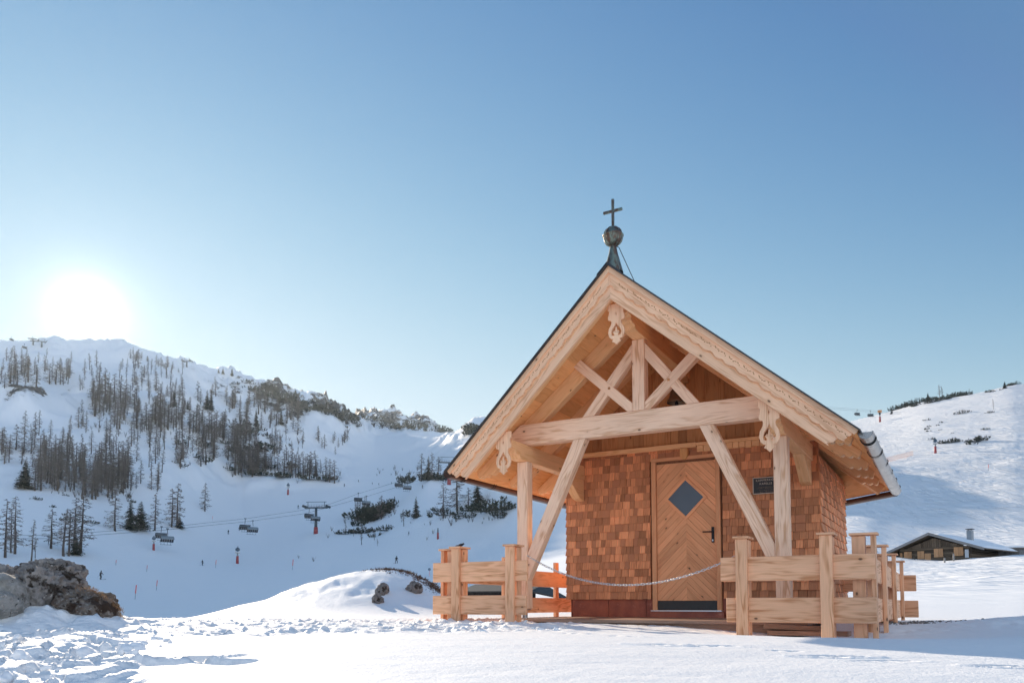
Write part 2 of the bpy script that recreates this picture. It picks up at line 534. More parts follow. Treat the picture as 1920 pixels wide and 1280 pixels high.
# ---------------------------------------------------------------- terrain
# azimuth columns (photo px of that azimuth) with (distance along the view axis, photo row) of the ground surface
COLS = {
    -2500: [(16, 1160), (60, 1190), (130, 1100), (250, 900), (400, 740), (600, 640), (800, 640), (1500, 800)],
    -600: [(14, 1163), (30, 1190), (60, 1190), (110, 1100), (200, 950), (300, 830), (400, 735), (560, 650), (620, 652), (800, 700), (1500, 900)],
    0: [(13, 1164), (20, 1175), (35, 1190), (60, 1185), (110, 1092), (150, 1052), (185, 1000), (230, 925), (265, 880), (330, 800), (358, 772), (372, 722), (430, 684), (560, 648), (650, 655), (800, 700), (1500, 900)],
    145: [(13, 1163), (20, 1178), (35, 1195), (60, 1185), (100, 1140), (144, 1086), (170, 1050), (200, 1000), (240, 940), (280, 890), (340, 820), (400, 760), (480, 690), (590, 637), (700, 660), (900, 720), (1500, 900)],
    300: [(13, 1161), (20, 1176), (35, 1195), (60, 1185), (100, 1150), (150, 1106), (200, 1058), (240, 1010), (275, 960), (310, 905), (360, 840), (430, 770), (500, 703), (560, 664), (650, 690), (900, 750), (1500, 900)],
    450: [(13, 1159), (22, 1150), (30, 1185), (60, 1190), (110, 1150), (150, 1112), (200, 1076), (236, 1057), (300, 1008), (350, 975), (400, 940), (440, 908), (452, 880), (480, 862), (520, 810), (580, 740), (625, 703), (700, 730), (900, 770), (1500, 900)],
    600: [(13, 1159), (26, 1148), (36, 1185), (60, 1190), (110, 1148), (150, 1113), (200, 1072), (285, 1000), (340, 975), (400, 942), (440, 906), (455, 890), (520, 858), (600, 800), (660, 768), (700, 746), (760, 765), (900, 800), (1500, 900)],
    700: [(13, 1158), (26, 1146), (36, 1185), (60, 1185), (110, 1145), (150, 1105), (185, 1058), (240, 1024), (300, 990), (350, 965), (430, 915), (500, 885), (600, 855), (690, 826), (745, 818), (840, 802), (940, 782), (1000, 785), (1100, 800), (1500, 900)],
    800: [(13, 1157), (26, 1144), (36, 1180), (60, 1175), (100, 1125), (130, 1100), (185, 1052), (230, 1000), (265, 967), (300, 930), (330, 900), (342, 893), (400, 892), (450, 888), (550, 858), (650, 836), (720, 818), (785, 815), (870, 808), (960, 797), (1020, 800), (1100, 820), (1500, 900)],
    890: [(13, 1157), (26, 1142), (36, 1150), (60, 1150), (100, 1100), (130, 1082), (185, 1040), (230, 990), (262, 957), (310, 922), (340, 896), (400, 858), (460, 826), (520, 792), (570, 802), (800, 850), (1500, 900)],
    1000: [(13, 1156), (24, 1132), (40, 1096), (60, 1078), (90, 1060), (110, 1052), (140, 1036), (185, 1005), (265, 945), (340, 880), (450, 815), (520, 782), (600, 800), (1500, 900)],
    1150: [(13, 1156), (24, 1128), (40, 1090), (60, 1066), (100, 1034), (150, 1008), (220, 980), (300, 955), (360, 915), (420, 865), (520, 790), (700, 830), (1500, 900)],
    1300: [(13, 1157), (24, 1126), (40, 1086), (60, 1064), (100, 1030), (150, 1004), (220, 978), (300, 952), (360, 905), (420, 850), (500, 792), (700, 830), (1500, 900)],
    1450: [(13, 1163), (24, 1126), (40, 1086), (60, 1062), (100, 1022), (140, 994), (190, 962), (240, 930), (300, 895), (360, 845), (420, 797), (600, 840), (1500, 900)],
    1600: [(11, 1180), (20, 1132), (40, 1086), (60, 1062), (85, 1036), (100, 1016), (120, 985), (150, 936), (200, 884), (260, 849), (340, 821), (430, 803), (540, 789), (600, 800), (800, 850), (1500, 900)],
    1680: [(11, 1179), (20, 1128), (40, 1084), (60, 1062), (85, 1046), (102, 1022), (120, 989), (150, 935), (200, 876), (260, 836), (340, 805), (430, 784), (530, 768), (600, 785), (800, 850), (1500, 900)],
    1750: [(11, 1178), (20, 1125), (40, 1082), (60, 1062), (80, 1053), (90, 1046), (104, 1024), (120, 993), (150, 931), (200, 866), (260, 821), (340, 786), (430, 763), (510, 748), (570, 765), (800, 830), (1500, 900)],
    1860: [(11, 1176), (20, 1122), (40, 1078), (60, 1058), (76, 1046), (90, 1042), (104, 1022), (120, 990), (150, 922), (200, 852), (260, 803), (340, 765), (430, 740), (476, 731), (540, 750), (800, 830), (1500, 900)],
    1920: [(11, 1175), (20, 1120), (40, 1076), (60, 1054), (76, 1044), (90, 1038), (104, 1018), (120, 988), (150, 916), (200, 844), (260, 794), (340, 755), (430, 729), (486, 718), (550, 735), (800, 820), (1500, 900)],
    2300: [(11, 1172), (20, 1118), (40, 1070), (70, 1040), (100, 1010), (120, 985), (150, 907), (200, 830), (260, 778), (340, 736), (500, 693), (716, 665), (800, 690), (1500, 850)],
    3200: [(11, 1165), (20, 1115), (40, 1070), (70, 1040), (110, 990), (150, 920), (200, 840), (250, 780), (300, 740), (340, 720), (600, 800), (1500, 950)],
    5000: [(11, 1160), (20, 1130), (40, 1100), (70, 1080), (110, 1050), (200, 1000), (340, 950), (600, 1000), (1500, 1050)],
}
NY = 520
GLY = np.linspace(math.log(0.7), math.log(1500), NY)       # sample rows (log distance)
AC = np.array(sorted(COLS), float)


def row2g(py):
    h = (PYC - py) / F
    return (SP + h * CP) / (CP - h * SP)


_colz = []
for a in AC:
    ys = np.array([q[0] for q in COLS[a]], float); ps = np.array([q[1] for q in COLS[a]], float)
    prof = np.interp(GLY, np.log(ys), row2g(ps))
    k = np.exp(-0.5 * (np.arange(-6, 7) / 2.2) ** 2); k /= k.sum()
    prof = np.convolve(np.pad(prof, 6, mode='edge'), k, 'valid')
    _colz.append(prof)
_colz = np.array(_colz)                                      # gradient z/Y per column


def far_g(a, ly):
    """a: azimuth px array, ly: log distance; smooth interpolation across columns (Catmull-Rom style)"""
    i = np.clip(np.searchsorted(AC, a, 'right') - 1, 0, len(AC) - 2)
    t = np.clip((a - AC[i]) / (AC[i + 1] - AC[i]), 0, 1)
    r = np.clip((ly - GLY[0]) / (GLY[1] - GLY[0]), 0, NY - 1.001); j = r.astype(int); f = r - j

    def at(ii):
        ii = np.clip(ii, 0, len(AC) - 1)
        return _colz[ii, j] * (1 - f) + _colz[ii, j + 1] * f
    p0, p1, p2, p3 = at(i - 1), at(i), at(i + 1), at(i + 2)
    x0, x1, x2, x3 = (AC[np.clip(i + k, 0, len(AC) - 1)] for k in (-1, 0, 1, 2))
    w = x2 - x1
    m1 = np.where(x2 > x0, (p2 - p0) / np.maximum(x2 - x0, 1) * w, 0)
    m2 = np.where(x3 > x1, (p3 - p1) / np.maximum(x3 - x1, 1) * w, 0)
    lim = 1.5 * np.abs(p2 - p1) + 1e-6
    m1 = np.clip(m1, -lim, lim); m2 = np.clip(m2, -lim, lim)
    t2 = t * t; t3 = t2 * t
    return (2 * t3 - 3 * t2 + 1) * p1 + (t3 - 2 * t2 + t) * m1 + (-2 * t3 + 3 * t2) * p2 + (t3 - t2) * m2


def gauss(x, y, cx, cy, sx, sy, rot=0.0):
    dx = x - cx; dy = y - cy
    c, s = math.cos(rot), math.sin(rot)
    u = (dx * c + dy * s) / sx; v = (-dx * s + dy * c) / sy
    return np.exp(-0.5 * (u * u + v * v))


ROCKM = [  # exposed rock: azimuth px, row, half width, half height, strength
    (30, 745, 60, 28, 1.0), (120, 735, 40, 22, .7), (380, 790, 90, 60, .62), (420, 735, 60, 40, .8), (500, 748, 60, 26, 1.1), (520, 765, 45, 35, 1.1), (560, 775, 40, 25, 1.1),
    (610, 768, 60, 30, 1.1), (660, 785, 60, 28, 1.1), (480, 850, 60, 30, .8), (330, 700, 70, 30, .6), (430, 855, 40, 30, .75), (720, 795, 70, 20, 1.0),
    (790, 800, 60, 18, 1.0), (870, 800, 40, 18, .6), (650, 900, 50, 12, .3), (250, 760, 60, 40, .45), (150, 840, 120, 40, .15), (845, 835, 25, 22, .55)]

# footprints and slots in the untouched field: X, Y, half length, half width, heading, depth
PITS = []
for (px, py, lx, ly_, rot, dp) in ((1245, 1208, .16, .055, -.25, .05), (1330, 1212, .15, .035, -.2, .03), (1560, 1234, .15, .05, -.25, .05), (1660, 1243, .13, .03, -.2, .028),
                                   (1880, 1254, .12, .05, -.25, .05), (1010, 1181, .2, .07, -.2, .05), (1085, 1187, .15, .04, -.2, .03), (350, 1236, .17, .05, .25, .07),
                                   (1165, 1192, .1, .03, -.2, .03), (1470, 1222, .08, .02, -.2, .02)):
    PITS.append((px, py, lx * 1.25, ly_ * 1.3, rot, dp))


def near_z(X, Y):
    z = np.interp(Y, [-60, -10, 0, 3, 5, 8, 10.5, 14, 20], [-6, -1.2, -.50, -.318, -.243, -.213, -.195, -.22, -.3])
    z = z + 0.02 * (fbm(X * .35 + 3, Y * .35, 3) - .5) + .016 * (fbm(X * .9 + .5 * Y, Y * 2.2, 3) - .5) + 0.006 * (fbm(X * 2.1, Y * 2.1, 2) - .5)
    # hollow round the fence on the right, low ground beside the porch
    z = z - 0.135 * gauss(X, Y, 3.3, 7.5, 1.15, .8, -.4) - 0.05 * gauss(X, Y, 4.8, 8.6, 1.2, 1.0) + 0.05 * gauss(X, Y, 4.7, 6.1, 1.0, .45, -.45) + .10 * gauss(X, Y, 6.6, 9.6, .8, .45, .2) + .07 * gauss(X, Y, 5.6, 8.9, .5, .3, -.3)
    # bank below the boulders
    z = z + 0.17 * gauss(X, Y, -4.95, 7.75, .55, .55) + 0.10 * gauss(X, Y, -4.3, 7.9, .5, .4) - .03 * gauss(X, Y, -4.1, 7.0, 1.0, .2)
    a = X / np.maximum(Y, .3) * F + 960
    # trampled belt that runs from the lower left to the porch
    band = sstep(Y, 5.6 + .0016 * (a - 400), 6.6 + .0016 * (a - 400)) * (1 - sstep(Y, 10.2, 12.5)) * sstep(a, -400, 100) * (1 - .75 * sstep(a, 1010, 1120))
    lumps = fbm(X * 3.3, Y * 3.3, 4, .6) - .5
    d1, d2, r = cells(X * 3.6 + .4 * lumps, Y * 3.6)
    foot = -np.exp(-(d1 / .30) ** 2) * (r > .35)
    d1b, d2b, rb = cells(X * 7.5 + lumps, Y * 7.5 + 3)
    clod = np.clip(.34 - d1b, 0, 1) * (rb > .72) * 2.0
    z = z + band * (.085 * lumps + .085 * foot * r + .05 * clod)
    # ploughed blocks at the lower left
    ch = (1 - sstep(a + 55 * (fbm(Y * 2.2, Y * .3 + X * .7, 3) - .5) * 2, 215, 330)) * (1 - sstep(Y, 6.2, 7.0)) * sstep(Y, 1.0, 2.0)
    d1, d2, r = cells(X * 2.6 + .5 * lumps, Y * 2.0 + .3 * lumps)
    block = (r - .45) * sstep(d2 - d1, .02, .16)
    d1c, d2c, rc = cells(X * 6.2 + .8 * lumps, Y * 5.2)
    blk2 = (rc - .4) * sstep(d2c - d1c, .03, .2)
    hump = fbm(X * 1.3 + 8, Y * 1.3, 3) - .5
    z = z + ch * (.115 * block + .06 * blk2 + .045 * lumps + .10 * hump - .035)
    # cut edge of the untouched field: a step with a trough beside it
    for (x0, y0, x1, y1, wd, dp) in ((-2.05, 4.02, -1.62, 4.0, .12, .06), (-1.62, 4.08, -1.30, 4.02, .10, .05), (-2.6, 4.9, -2.35, 4.75, .14, .06)):
        L = math.hypot(x1 - x0, y1 - y0); ux, uy = (x1 - x0) / L, (y1 - y0) / L
        u = (X - x0) * ux + (Y - y0) * uy; v = -(X - x0) * uy + (Y - y0) * ux
        v = v + .10 * (fbm(X * 5, Y * 5, 3) - .5)
        z = z - dp * sstep(u, -.08, .05) * (1 - sstep(u, L - .08, L + .05)) * np.where(v > 0, 1 - sstep(v, wd * .2, wd * .38), 1 - sstep(-v, wd * .3, wd * 2.2))
    for (px, py, lx, ly_, rot, dp) in PITS:
        r0 = ray(px, py); k = .235 / -r0.z if r0.z < 0 else 8
        for _ in range(3):
            yy = r0.y * k; k = float(-np.interp(yy, [0, 3, 5, 8, 10.5], [-.5, -.318, -.243, -.213, -.195])) / -r0.z
        cx, cy = r0.x * k, r0.y * k
        c, s = math.cos(rot), math.sin(rot)
        u = ((X - cx) * c + (Y - cy) * s) / lx; v = (-(X - cx) * s + (Y - cy) * c) / ly_
        v = v + .5 * (fbm(X * 14, Y * 14, 2) - .5)
        q = u * u + v * v
        z = z - 1.7 * dp * (1 - sstep(q, .55, 1.25)) + dp * .2 * np.exp(-((q - 1.7) / .5) ** 2) * (v < 0)
    return z, np.maximum(band, ch)


def terrain(a, Y, X):
    """height, rock, roughness and track amount at azimuth px a, axis distance Y, world X"""
    ly = np.log(np.maximum(Y, .7))
    g = far_g(a, ly); zf = g * Y
    # far relief
    py = PYC - F * (g * CP - SP) / (CP + g * SP)
    rock = np.zeros_like(zf)
    for (ca, cp_, wa, wp, st) in ROCKM:
        rock = np.maximum(rock, st * np.exp(-(((a - ca) / wa) ** 2 + ((py - cp_) / wp) ** 2) ** 1.5))
    rock = rock * sstep(Y, 250, 340)
    left = 1 - sstep(a, 900, 1000)
    hill = left * sstep(Y, 230, 300) * sstep(1134 - py, 60, 200)
    piste = np.exp(-((a - (700 + (905 - py) * .35)) / 75) ** 2) * (py > 812) + sstep(py, 900, 940)
    hill = hill * (1 - np.clip(piste, 0, 1))
    rx, ry = X / 42, Y / 42
    zf = zf + Y * .011 * hill * ((ridged(rx * 1.0, ry, 5) - .55) * 2.4 + .5 * (ridged(rx * 3.1, ry * 3.1, 4) - .5))
    zf = zf + Y * .030 * rock * (ridged(rx * 3.2, ry * 3.2, 4) - .5)
    right = sstep(a, 1540, 1640) * sstep(Y, 95, 150)
    zf = zf + right * (1.4 * (fbm(X / 30, Y / 30, 4) - .5) + .8 * (fbm(X / 5 + Y / 14, Y / 11, 3) - .5))
    mid = sstep(Y, 14, 40) * (1 - sstep(Y, 90, 130)) * sstep(a, 1400, 1600)
    zf = zf + mid * (.13 * (fbm(X / 1.3, Y / 3.5, 3) - .5) + .25 * (fbm(X / 8, Y / 12, 3) - .5) + .16 * np.abs(fbm(X / 9 + Y / 40, Y / 1.6 - X / 8, 3) - .5) + .10 * (fbm(X / 4 - Y / 30, Y / 1.1 + X / 11, 2) - .5))
    valley = sstep(Y, 80, 130) * left * (1 - hill)
    zf = zf + valley * .5 * (fbm(X / 12, Y / 18, 3) - .5)
    bu = -.482 * (X - 32) + .876 * (Y - 230); bw = .876 * (X - 32) + .482 * (Y - 230)
    zf = zf + .9 * (fbm(X / 14, Y / 14, 3) - .5) * (np.abs(bw) < 80) * (np.abs(bu) < 80) + (25.6 + .02 * bw + 1.3 * np.exp(-((bw - 2) / 9) ** 2)) / (1 + (np.abs(bw + 2) / 36.0) ** 10 + (bu / 30.0) ** 4)
    zn, rough = near_z(X, Y)
    w = sstep(Y, 10.5, 15.5)
    z = zn * (1 - w) + zf * w
    # snowy knoll behind the trampled belt
    kn = .98 * np.where(X < -2.7, np.exp(-.5 * ((X + 2.7) / 2.15) ** 2 * (1 + .12 * np.clip(X + 2.7, -9, 0) * -1)), np.exp(-.5 * ((X + 2.7) / 1.05) ** 2)) * np.exp(-.5 * ((Y - 17.5) / 1.7) ** 2)
    kb = sstep(kn, .1, .5)
    z = z + kn + .22 * kb * (fbm(X * .9, Y * .9, 4) - .5) + .05 * kb * np.maximum(0, ridged(X * 1.7, Y * 1.7, 3) - .6)
    heath = np.zeros_like(z)
    for (cx, cy, sx, sy) in ((-2.25, 17.7, .55, .35), (-1.75, 17.4, .45, .35), (-1.45, 17.0, .25, .3)):
        heath = np.maximum(heath, gauss(X, Y, cx, cy, sx, sy))
    rock = np.maximum(rock, .75 * heath * (fbm(X * 5, Y * 5, 3) > .47))
    pl = sstep(Y, 22, 60)
    gv = gauss(X, Y, 4.95, 9.9, .4, .35) * (fbm(X * 9, Y * 9, 2) > .44) * .85      # bare gravel strip beside the porch
    rock = np.maximum(rock, gv)
    return z, rock, np.clip(rough, 0, 1), right + .55 * sstep(Y, 11, 22) * (1 - right) * sstep(a, 1450, 1620) + .16 * valley


def azimuth_grid():
    cols = np.arange(-380, 2300.1, 3.1)
    th = np.arctan((cols - 960) / F)
    step = math.radians(2.2)
    hi = np.arange(th[-1] + step, math.pi * 2 + th[0] - step * .5, step)
    return np.concatenate([th, hi])


def build_terrain():
    th = azimuth_grid()
    rows = np.concatenate([np.exp(np.linspace(math.log(.7), math.log(2.9), 24, endpoint=False)),
                           np.exp(np.linspace(math.log(2.9), math.log(12.5), 330, endpoint=False)),
                           np.exp(np.linspace(math.log(12.5), math.log(40), 130, endpoint=False)),
                           np.exp(np.linspace(math.log(40), math.log(1090), 340))])
    lim = math.radians(36)
    d = np.abs((th + math.pi) % (2 * math.pi) - math.pi)
    rr = rows[:, None] / np.cos(np.minimum(d, lim))[None, :]
    X = rr * np.sin(th)[None, :]; Y = rr * np.cos(th)[None, :]
    front = np.cos(th)[None, :] * np.ones_like(rr) > .3
    a = np.where(front, 960 + F * np.tan(np.where(front, th[None, :] * np.ones_like(rr), 0)), 5000)
    a = np.where(~front & (np.sin(th)[None, :] < 0), -2500, a)
    Yq = np.where(front, Y, np.maximum(rr * .3, .7))
    z, rock, rough, trk = terrain(np.clip(a, -2500, 5000), Yq, X)
    # behind the viewer: gentle open snow
    w = sstep(d, math.radians(55), math.radians(85))[None, :] * np.ones_like(rr)
    zb = np.interp(rr, [0, 3, 12, 60, 300, 1500], [-.5, -.46, -.7, -2.5, -8, -60])
    z = z * (1 - w) + zb * w
    rock = rock * (1 - w)
    R, Cn = z.shape
    me = bpy.data.meshes.new('snow_ground')
    co = np.stack([X, Y, z], -1).reshape(-1, 3)
    ctr = R * Cn
    co = np.vstack([co, [[0, 0, -.5]]])
    i = np.arange(R - 1)[:, None]; j = np.arange(Cn)[None, :]; j2 = (j + 1) % Cn
    q = np.stack([i * Cn + j, i * Cn + j2, (i + 1) * Cn + j2, (i + 1) * Cn + j], -1).reshape(-1, 4)[:, ::-1]
    fan = np.stack([np.full(Cn, ctr), np.arange(Cn), (np.arange(Cn) + 1) % Cn], -1)[:, ::-1]
    nq, nf = len(q), len(fan)
    me.vertices.add(len(co)); me.vertices.foreach_set('co', co.astype(np.float32).ravel())
    me.loops.add(nq * 4 + nf * 3)
    me.loops.foreach_set('vertex_index', np.concatenate([q.ravel(), fan.ravel()]).astype(np.int32))
    me.polygons.add(nq + nf)
    me.polygons.foreach_set('loop_start', np.concatenate([np.arange(nq) * 4, nq * 4 + np.arange(nf) * 3]).astype(np.int32))
    me.polygons.foreach_set('use_smooth', np.ones(nq + nf, dtype=bool))
    me.update(calc_edges=True)
    far = np.clip(sstep(rr, 11, 60), 0, 1)
    for nm, arr in (('rock', rock), ('rough', rough), ('far', far), ('track', trk)):
        at = me.attributes.new(nm, 'FLOAT', 'POINT')
        at.data.foreach_set('value', np.concatenate([arr.ravel(), [0]]).astype(np.float32))
    me.materials.append(M['snow'])
    o = link_mesh('snow_ground', me)
    tag(o, 'snow covered ground with the piste valley and the mountain slopes', 'snow', kind='structure')
    return o


def ground(X, Y):
    a = np.array([960 + F * X / Y]); Yv = np.array([float(Y)]); Xv = np.array([float(X)])
    return float(terrain(np.clip(a, -2500, 5000), Yv, Xv)[0][0])


_LY = np.exp(np.linspace(math.log(14), math.log(1200), 900))


def hit(px, py, ymin=60.0):
    """first ground point seen at photo position px, py beyond ymin"""
    az = px
    for _ in range(2):
        x = (az - 960) / F * _LY
        z = terrain(np.full_like(_LY, az), _LY, x)[0]
        d = _LY * CP + z * SP
        rows = PYC - F * (-_LY * SP + z * CP) / d
        ok = np.where((_LY > ymin) & (rows <= py))[0]
        k = ok[0] if len(ok) else int(np.argmin(np.where(_LY > ymin, rows, 9e9)))
        az = 960 + (px - 960) * (d[k] / _LY[k])
    if 0 < k and len(ok):
        f = (rows[k - 1] - py) / max(rows[k - 1] - rows[k], 1e-6); f = min(max(f, 0), 1)
        Y = _LY[k - 1] + (_LY[k] - _LY[k - 1]) * f
        if _LY[k - 1] < ymin: Y = _LY[k]
    else:
        Y = _LY[k]
    X = (az - 960) / F * Y
    return Vector((X, Y, ground(X, Y)))


build_terrain()

# ---------------------------------------------------------------- light and sky
sun = bpy.data.lights.new('sun', 'SUN'); sun.energy = SUN_E; sun.angle = math.radians(0.53); sun.color = SUN_C
so = bpy.data.objects.new('sun', sun)
sd = Vector((math.sin(SUN_AZ) * math.cos(SUN_EL), math.cos(SUN_AZ) * math.cos(SUN_EL), math.sin(SUN_EL)))
so.rotation_euler = sd.to_track_quat('Z', 'Y').to_euler()
so.location = sd * 50
COL.objects.link(so)
W = bpy.data.worlds.new('World'); SC.world = W; W.use_nodes = True
wt = W.node_tree; wt.nodes.clear()
wo = wt.nodes.new('ShaderNodeOutputWorld'); bg = wt.nodes.new('ShaderNodeBackground')
sky = wt.nodes.new('ShaderNodeTexSky'); sky.sky_type = 'NISHITA'; sky.sun_disc = False
sky.sun_elevation = SUN_EL; sky.sun_rotation = SUN_AZ; sky.altitude = 1600
sky.air_density = 1.0; sky.dust_density = DUST; sky.ozone_density = OZONE
def _wn(op, a, b):
    q = wt.nodes.new('ShaderNodeMath'); q.operation = op
    for i, v in enumerate((a, b)):
        if isinstance(v, (int, float)): q.inputs[i].default_value = v
        else: wt.links.new(v, q.inputs[i])
    return q.outputs[0]


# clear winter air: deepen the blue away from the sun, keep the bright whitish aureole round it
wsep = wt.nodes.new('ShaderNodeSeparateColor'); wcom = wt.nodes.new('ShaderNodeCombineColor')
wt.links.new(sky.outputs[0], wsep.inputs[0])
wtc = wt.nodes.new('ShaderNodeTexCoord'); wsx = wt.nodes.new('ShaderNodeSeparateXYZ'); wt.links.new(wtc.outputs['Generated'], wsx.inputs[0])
band = _wn('POWER', _wn('SUBTRACT', 1.0, _wn('MINIMUM', _wn('ABSOLUTE', wsx.outputs[2], 0.0), 1.0)), 4.0)      # pale band all round the horizon, added to brighten the facade
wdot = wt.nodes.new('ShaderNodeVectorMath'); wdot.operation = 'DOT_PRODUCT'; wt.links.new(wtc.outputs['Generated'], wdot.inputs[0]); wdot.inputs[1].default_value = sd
back = _wn('POWER', _wn('MAXIMUM', _wn('MULTIPLY', wdot.outputs['Value'], -1.0), 0.0), 1.2)              # added fill glow opposite the sun, brightens the facade and shaded slopes
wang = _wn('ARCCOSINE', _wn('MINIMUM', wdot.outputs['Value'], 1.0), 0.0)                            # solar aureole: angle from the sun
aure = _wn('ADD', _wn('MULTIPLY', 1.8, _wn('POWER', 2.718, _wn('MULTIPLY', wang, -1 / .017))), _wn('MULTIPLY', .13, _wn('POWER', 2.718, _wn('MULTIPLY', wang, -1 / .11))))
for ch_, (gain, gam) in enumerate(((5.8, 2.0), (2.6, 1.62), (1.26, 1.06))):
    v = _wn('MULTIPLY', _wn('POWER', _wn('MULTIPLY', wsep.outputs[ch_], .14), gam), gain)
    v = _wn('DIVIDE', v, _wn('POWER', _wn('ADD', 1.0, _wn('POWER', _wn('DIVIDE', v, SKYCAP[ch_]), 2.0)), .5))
    v = _wn('MAXIMUM', v, _wn('ADD', _wn('ADD', SKYFLOOR[ch_], _wn('MULTIPLY', back, SKYFILL[ch_])), _wn('MULTIPLY', band, SKYBAND[ch_])))
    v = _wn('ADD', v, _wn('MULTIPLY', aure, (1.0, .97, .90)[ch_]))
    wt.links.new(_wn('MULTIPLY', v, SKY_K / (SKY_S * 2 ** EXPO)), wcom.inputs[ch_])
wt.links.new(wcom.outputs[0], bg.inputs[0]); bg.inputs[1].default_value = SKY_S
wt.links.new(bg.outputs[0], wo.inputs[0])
vs = SC.view_settings
vs.view_transform = 'Standard'; vs.look = 'None'; vs.gamma = 1; vs.exposure = EXPO
SC.cycles.use_denoising = True
SC.cycles.max_bounces = 8; SC.cycles.diffuse_bounces = 5
SC.cycles.sample_clamp_indirect = 8

# ---------------------------------------------------------------- thin winter haze
if HAZE:
    mb = MB(); mb.box((-1420, -1420, -75), (1420, 1420, 232)); hz = mb.mesh('haze', [])
    hm = bpy.data.materials.new('haze_air'); hm.use_nodes = True; ht = hm.node_tree; ht.nodes.clear()
    hv = ht.nodes.new('ShaderNodeVolumePrincipled'); hv.inputs['Density'].default_value = HAZE; hv.inputs['Color'].default_value = (.74, .87, 1.0, 1)
    hv.inputs['Anisotropy'].default_value = HAZE_G
    hq = ht.nodes.new('ShaderNodeOutputMaterial'); ht.links.new(hv.outputs[0], hq.inputs['Volume'])
    hz.materials.append(hm); ho = link_mesh('haze', hz); tag(ho, 'thin bright winter haze lying over the whole valley', 'haze', kind='stuff')
    SC.cycles.volume_bounces = 0
# ---------------------------------------------------------------- the chapel (local axes: s along the front, t into depth, z up)
V = Vector
ch = empty('wooden_chapel', (X0, Y0, Z0), -YAW)
tag(ch, 'small new wooden chapel with shingled walls, open porch and a cross on the gable', 'chapel')

ZR, MS, BH, TA, TE = 3.7966, 0.8229, 2.4295, -2.667, -2.203      # ridge height, slope, half width, front at ridge / at eave
TR, TC = 1.35, 2.22                                              # ridge end, rear eave corner
CN = 1 / math.sqrt(1 + MS * MS)


def tfront(s): return TA + (TE - TA) * abs(s) / BH
def ztop(s): return ZR - MS * abs(s)


# roof boarding seen from below: boards run in depth, butted at random joints
def roof_board_strip(mb, sg, q0, q1, tf_off, tend):
    """q0,q1 slope positions as |s|; underside plane drop .035"""
    joints = sorted(random.uniform(-2.2, 1.6) for _ in range(2))
    for (a, b) in zip([None] + joints, joints + [None]):
        def T(s, w):
            if w == 0: return tfront(s) + tf_off if a is None else a + .0015
            return tend(s) if b is None else b - .0015
        c = []
        for (s, w) in ((q0, 0), (q1, 0), (q1, 1), (q0, 1)):
            c.append(V((sg * s, T(s, w), ztop(s))))
        if c[0].y > c[3].y - .02 or c[1].y > c[2].y - .02: continue
        dn = V((0, 0, -.034))
        b4 = [p + dn for p in c]
        if sg < 0: c = c[::-1]; b4 = b4[::-1]
        mb.hexa(b4, c, (0, 1, 0))


mb = MB()
qs = np.arange(0, BH - .02, .168)
for sg in (-1, 1):
    for q in qs:
        q1 = min(q + .166, BH)
        roof_board_strip(mb, sg, q + .0005, q1, .03, lambda s: TR + (TC - TR) * s / BH)
M_boards = mb.build('soffit_boards', M['soffit'], ch)

# hipped rear: three facets down to a polygonal eave (dark sheet above, boards below)
EZ = ztop(BH)
mb = MB()
apex = V((0, TR, ZR))
ring = [V((BH, TC, EZ)), V((.9, 3.75, EZ)), V((-.9, 3.75, EZ)), V((-BH, TC, EZ))]
for i in range(3):
    a, b = ring[i], ring[i + 1]
    mb.prism([apex, a, b], (0, 0, -.034), (b - a), .4)
mb.build('rear_hip_boards', M['soffit'], ch)

mb = MB()
up = V((0, 0, .017)); ov = .035
for sg in (-1, 1):
    a = V((0, TA - .125, ZR + .004)); b = V((sg * (BH + ov), TE - .125, ztop(BH + ov) + .004))
    c = V((sg * (BH + ov), TC + .01, ztop(BH + ov) + .004)); d = V((0, TR, ZR + .004))
    mb.prism([a, b, c, d] if sg > 0 else [a, d, c, b], up, (sg, 0, -MS), .5)
    # folded front and eave edge of the sheet
    for p, q in ((b, c),):
        w = V((0, 0, -.012))
        nrm = (q - p).cross(V((0, 0, 1))).normalized() * .004
        mb.prism([p, q, q + w, p + w], nrm if nrm.y < 0 or nrm.x * sg > 0 else -nrm, (q - p), .5)
for i in range(3):
    a, b = ring[i].copy(), ring[i + 1].copy()
    for p in (a, b):
        k = V((p.x, p.y - TR, 0)).normalized() * ov; p += k; p.z -= MS * ov * .9
    mb.prism([apex + V((0, 0, .005)), a + V((0, 0, .005)), b + V((0, 0, .005))], up, (b - a), .5)
roof = mb.build('roof', M['sheet'], ch)
# ridge cap
mb = MB()
for sg in (-1, 1):
    mb.hexa([V((0, TA - .13, ZR + .0225)), V((sg * .13, TA - .107, ztop(.13) + .0225)), V((sg * .13, TR, ztop(.13) + .0225)), V((0, TR, ZR + .0225))],
            [V((0, TA - .13, ZR + .032)), V((sg * .13, TA - .107, ztop(.13) + .032)), V((sg * .13, TR, ztop(.13) + .032)), V((0, TR, ZR + .032))], (0, 1, 0), .5)
mb.build('ridge_cap', M['sheet'], roof)

# verge boards: three stepped layers following the slanting front edge
CUTS = {}


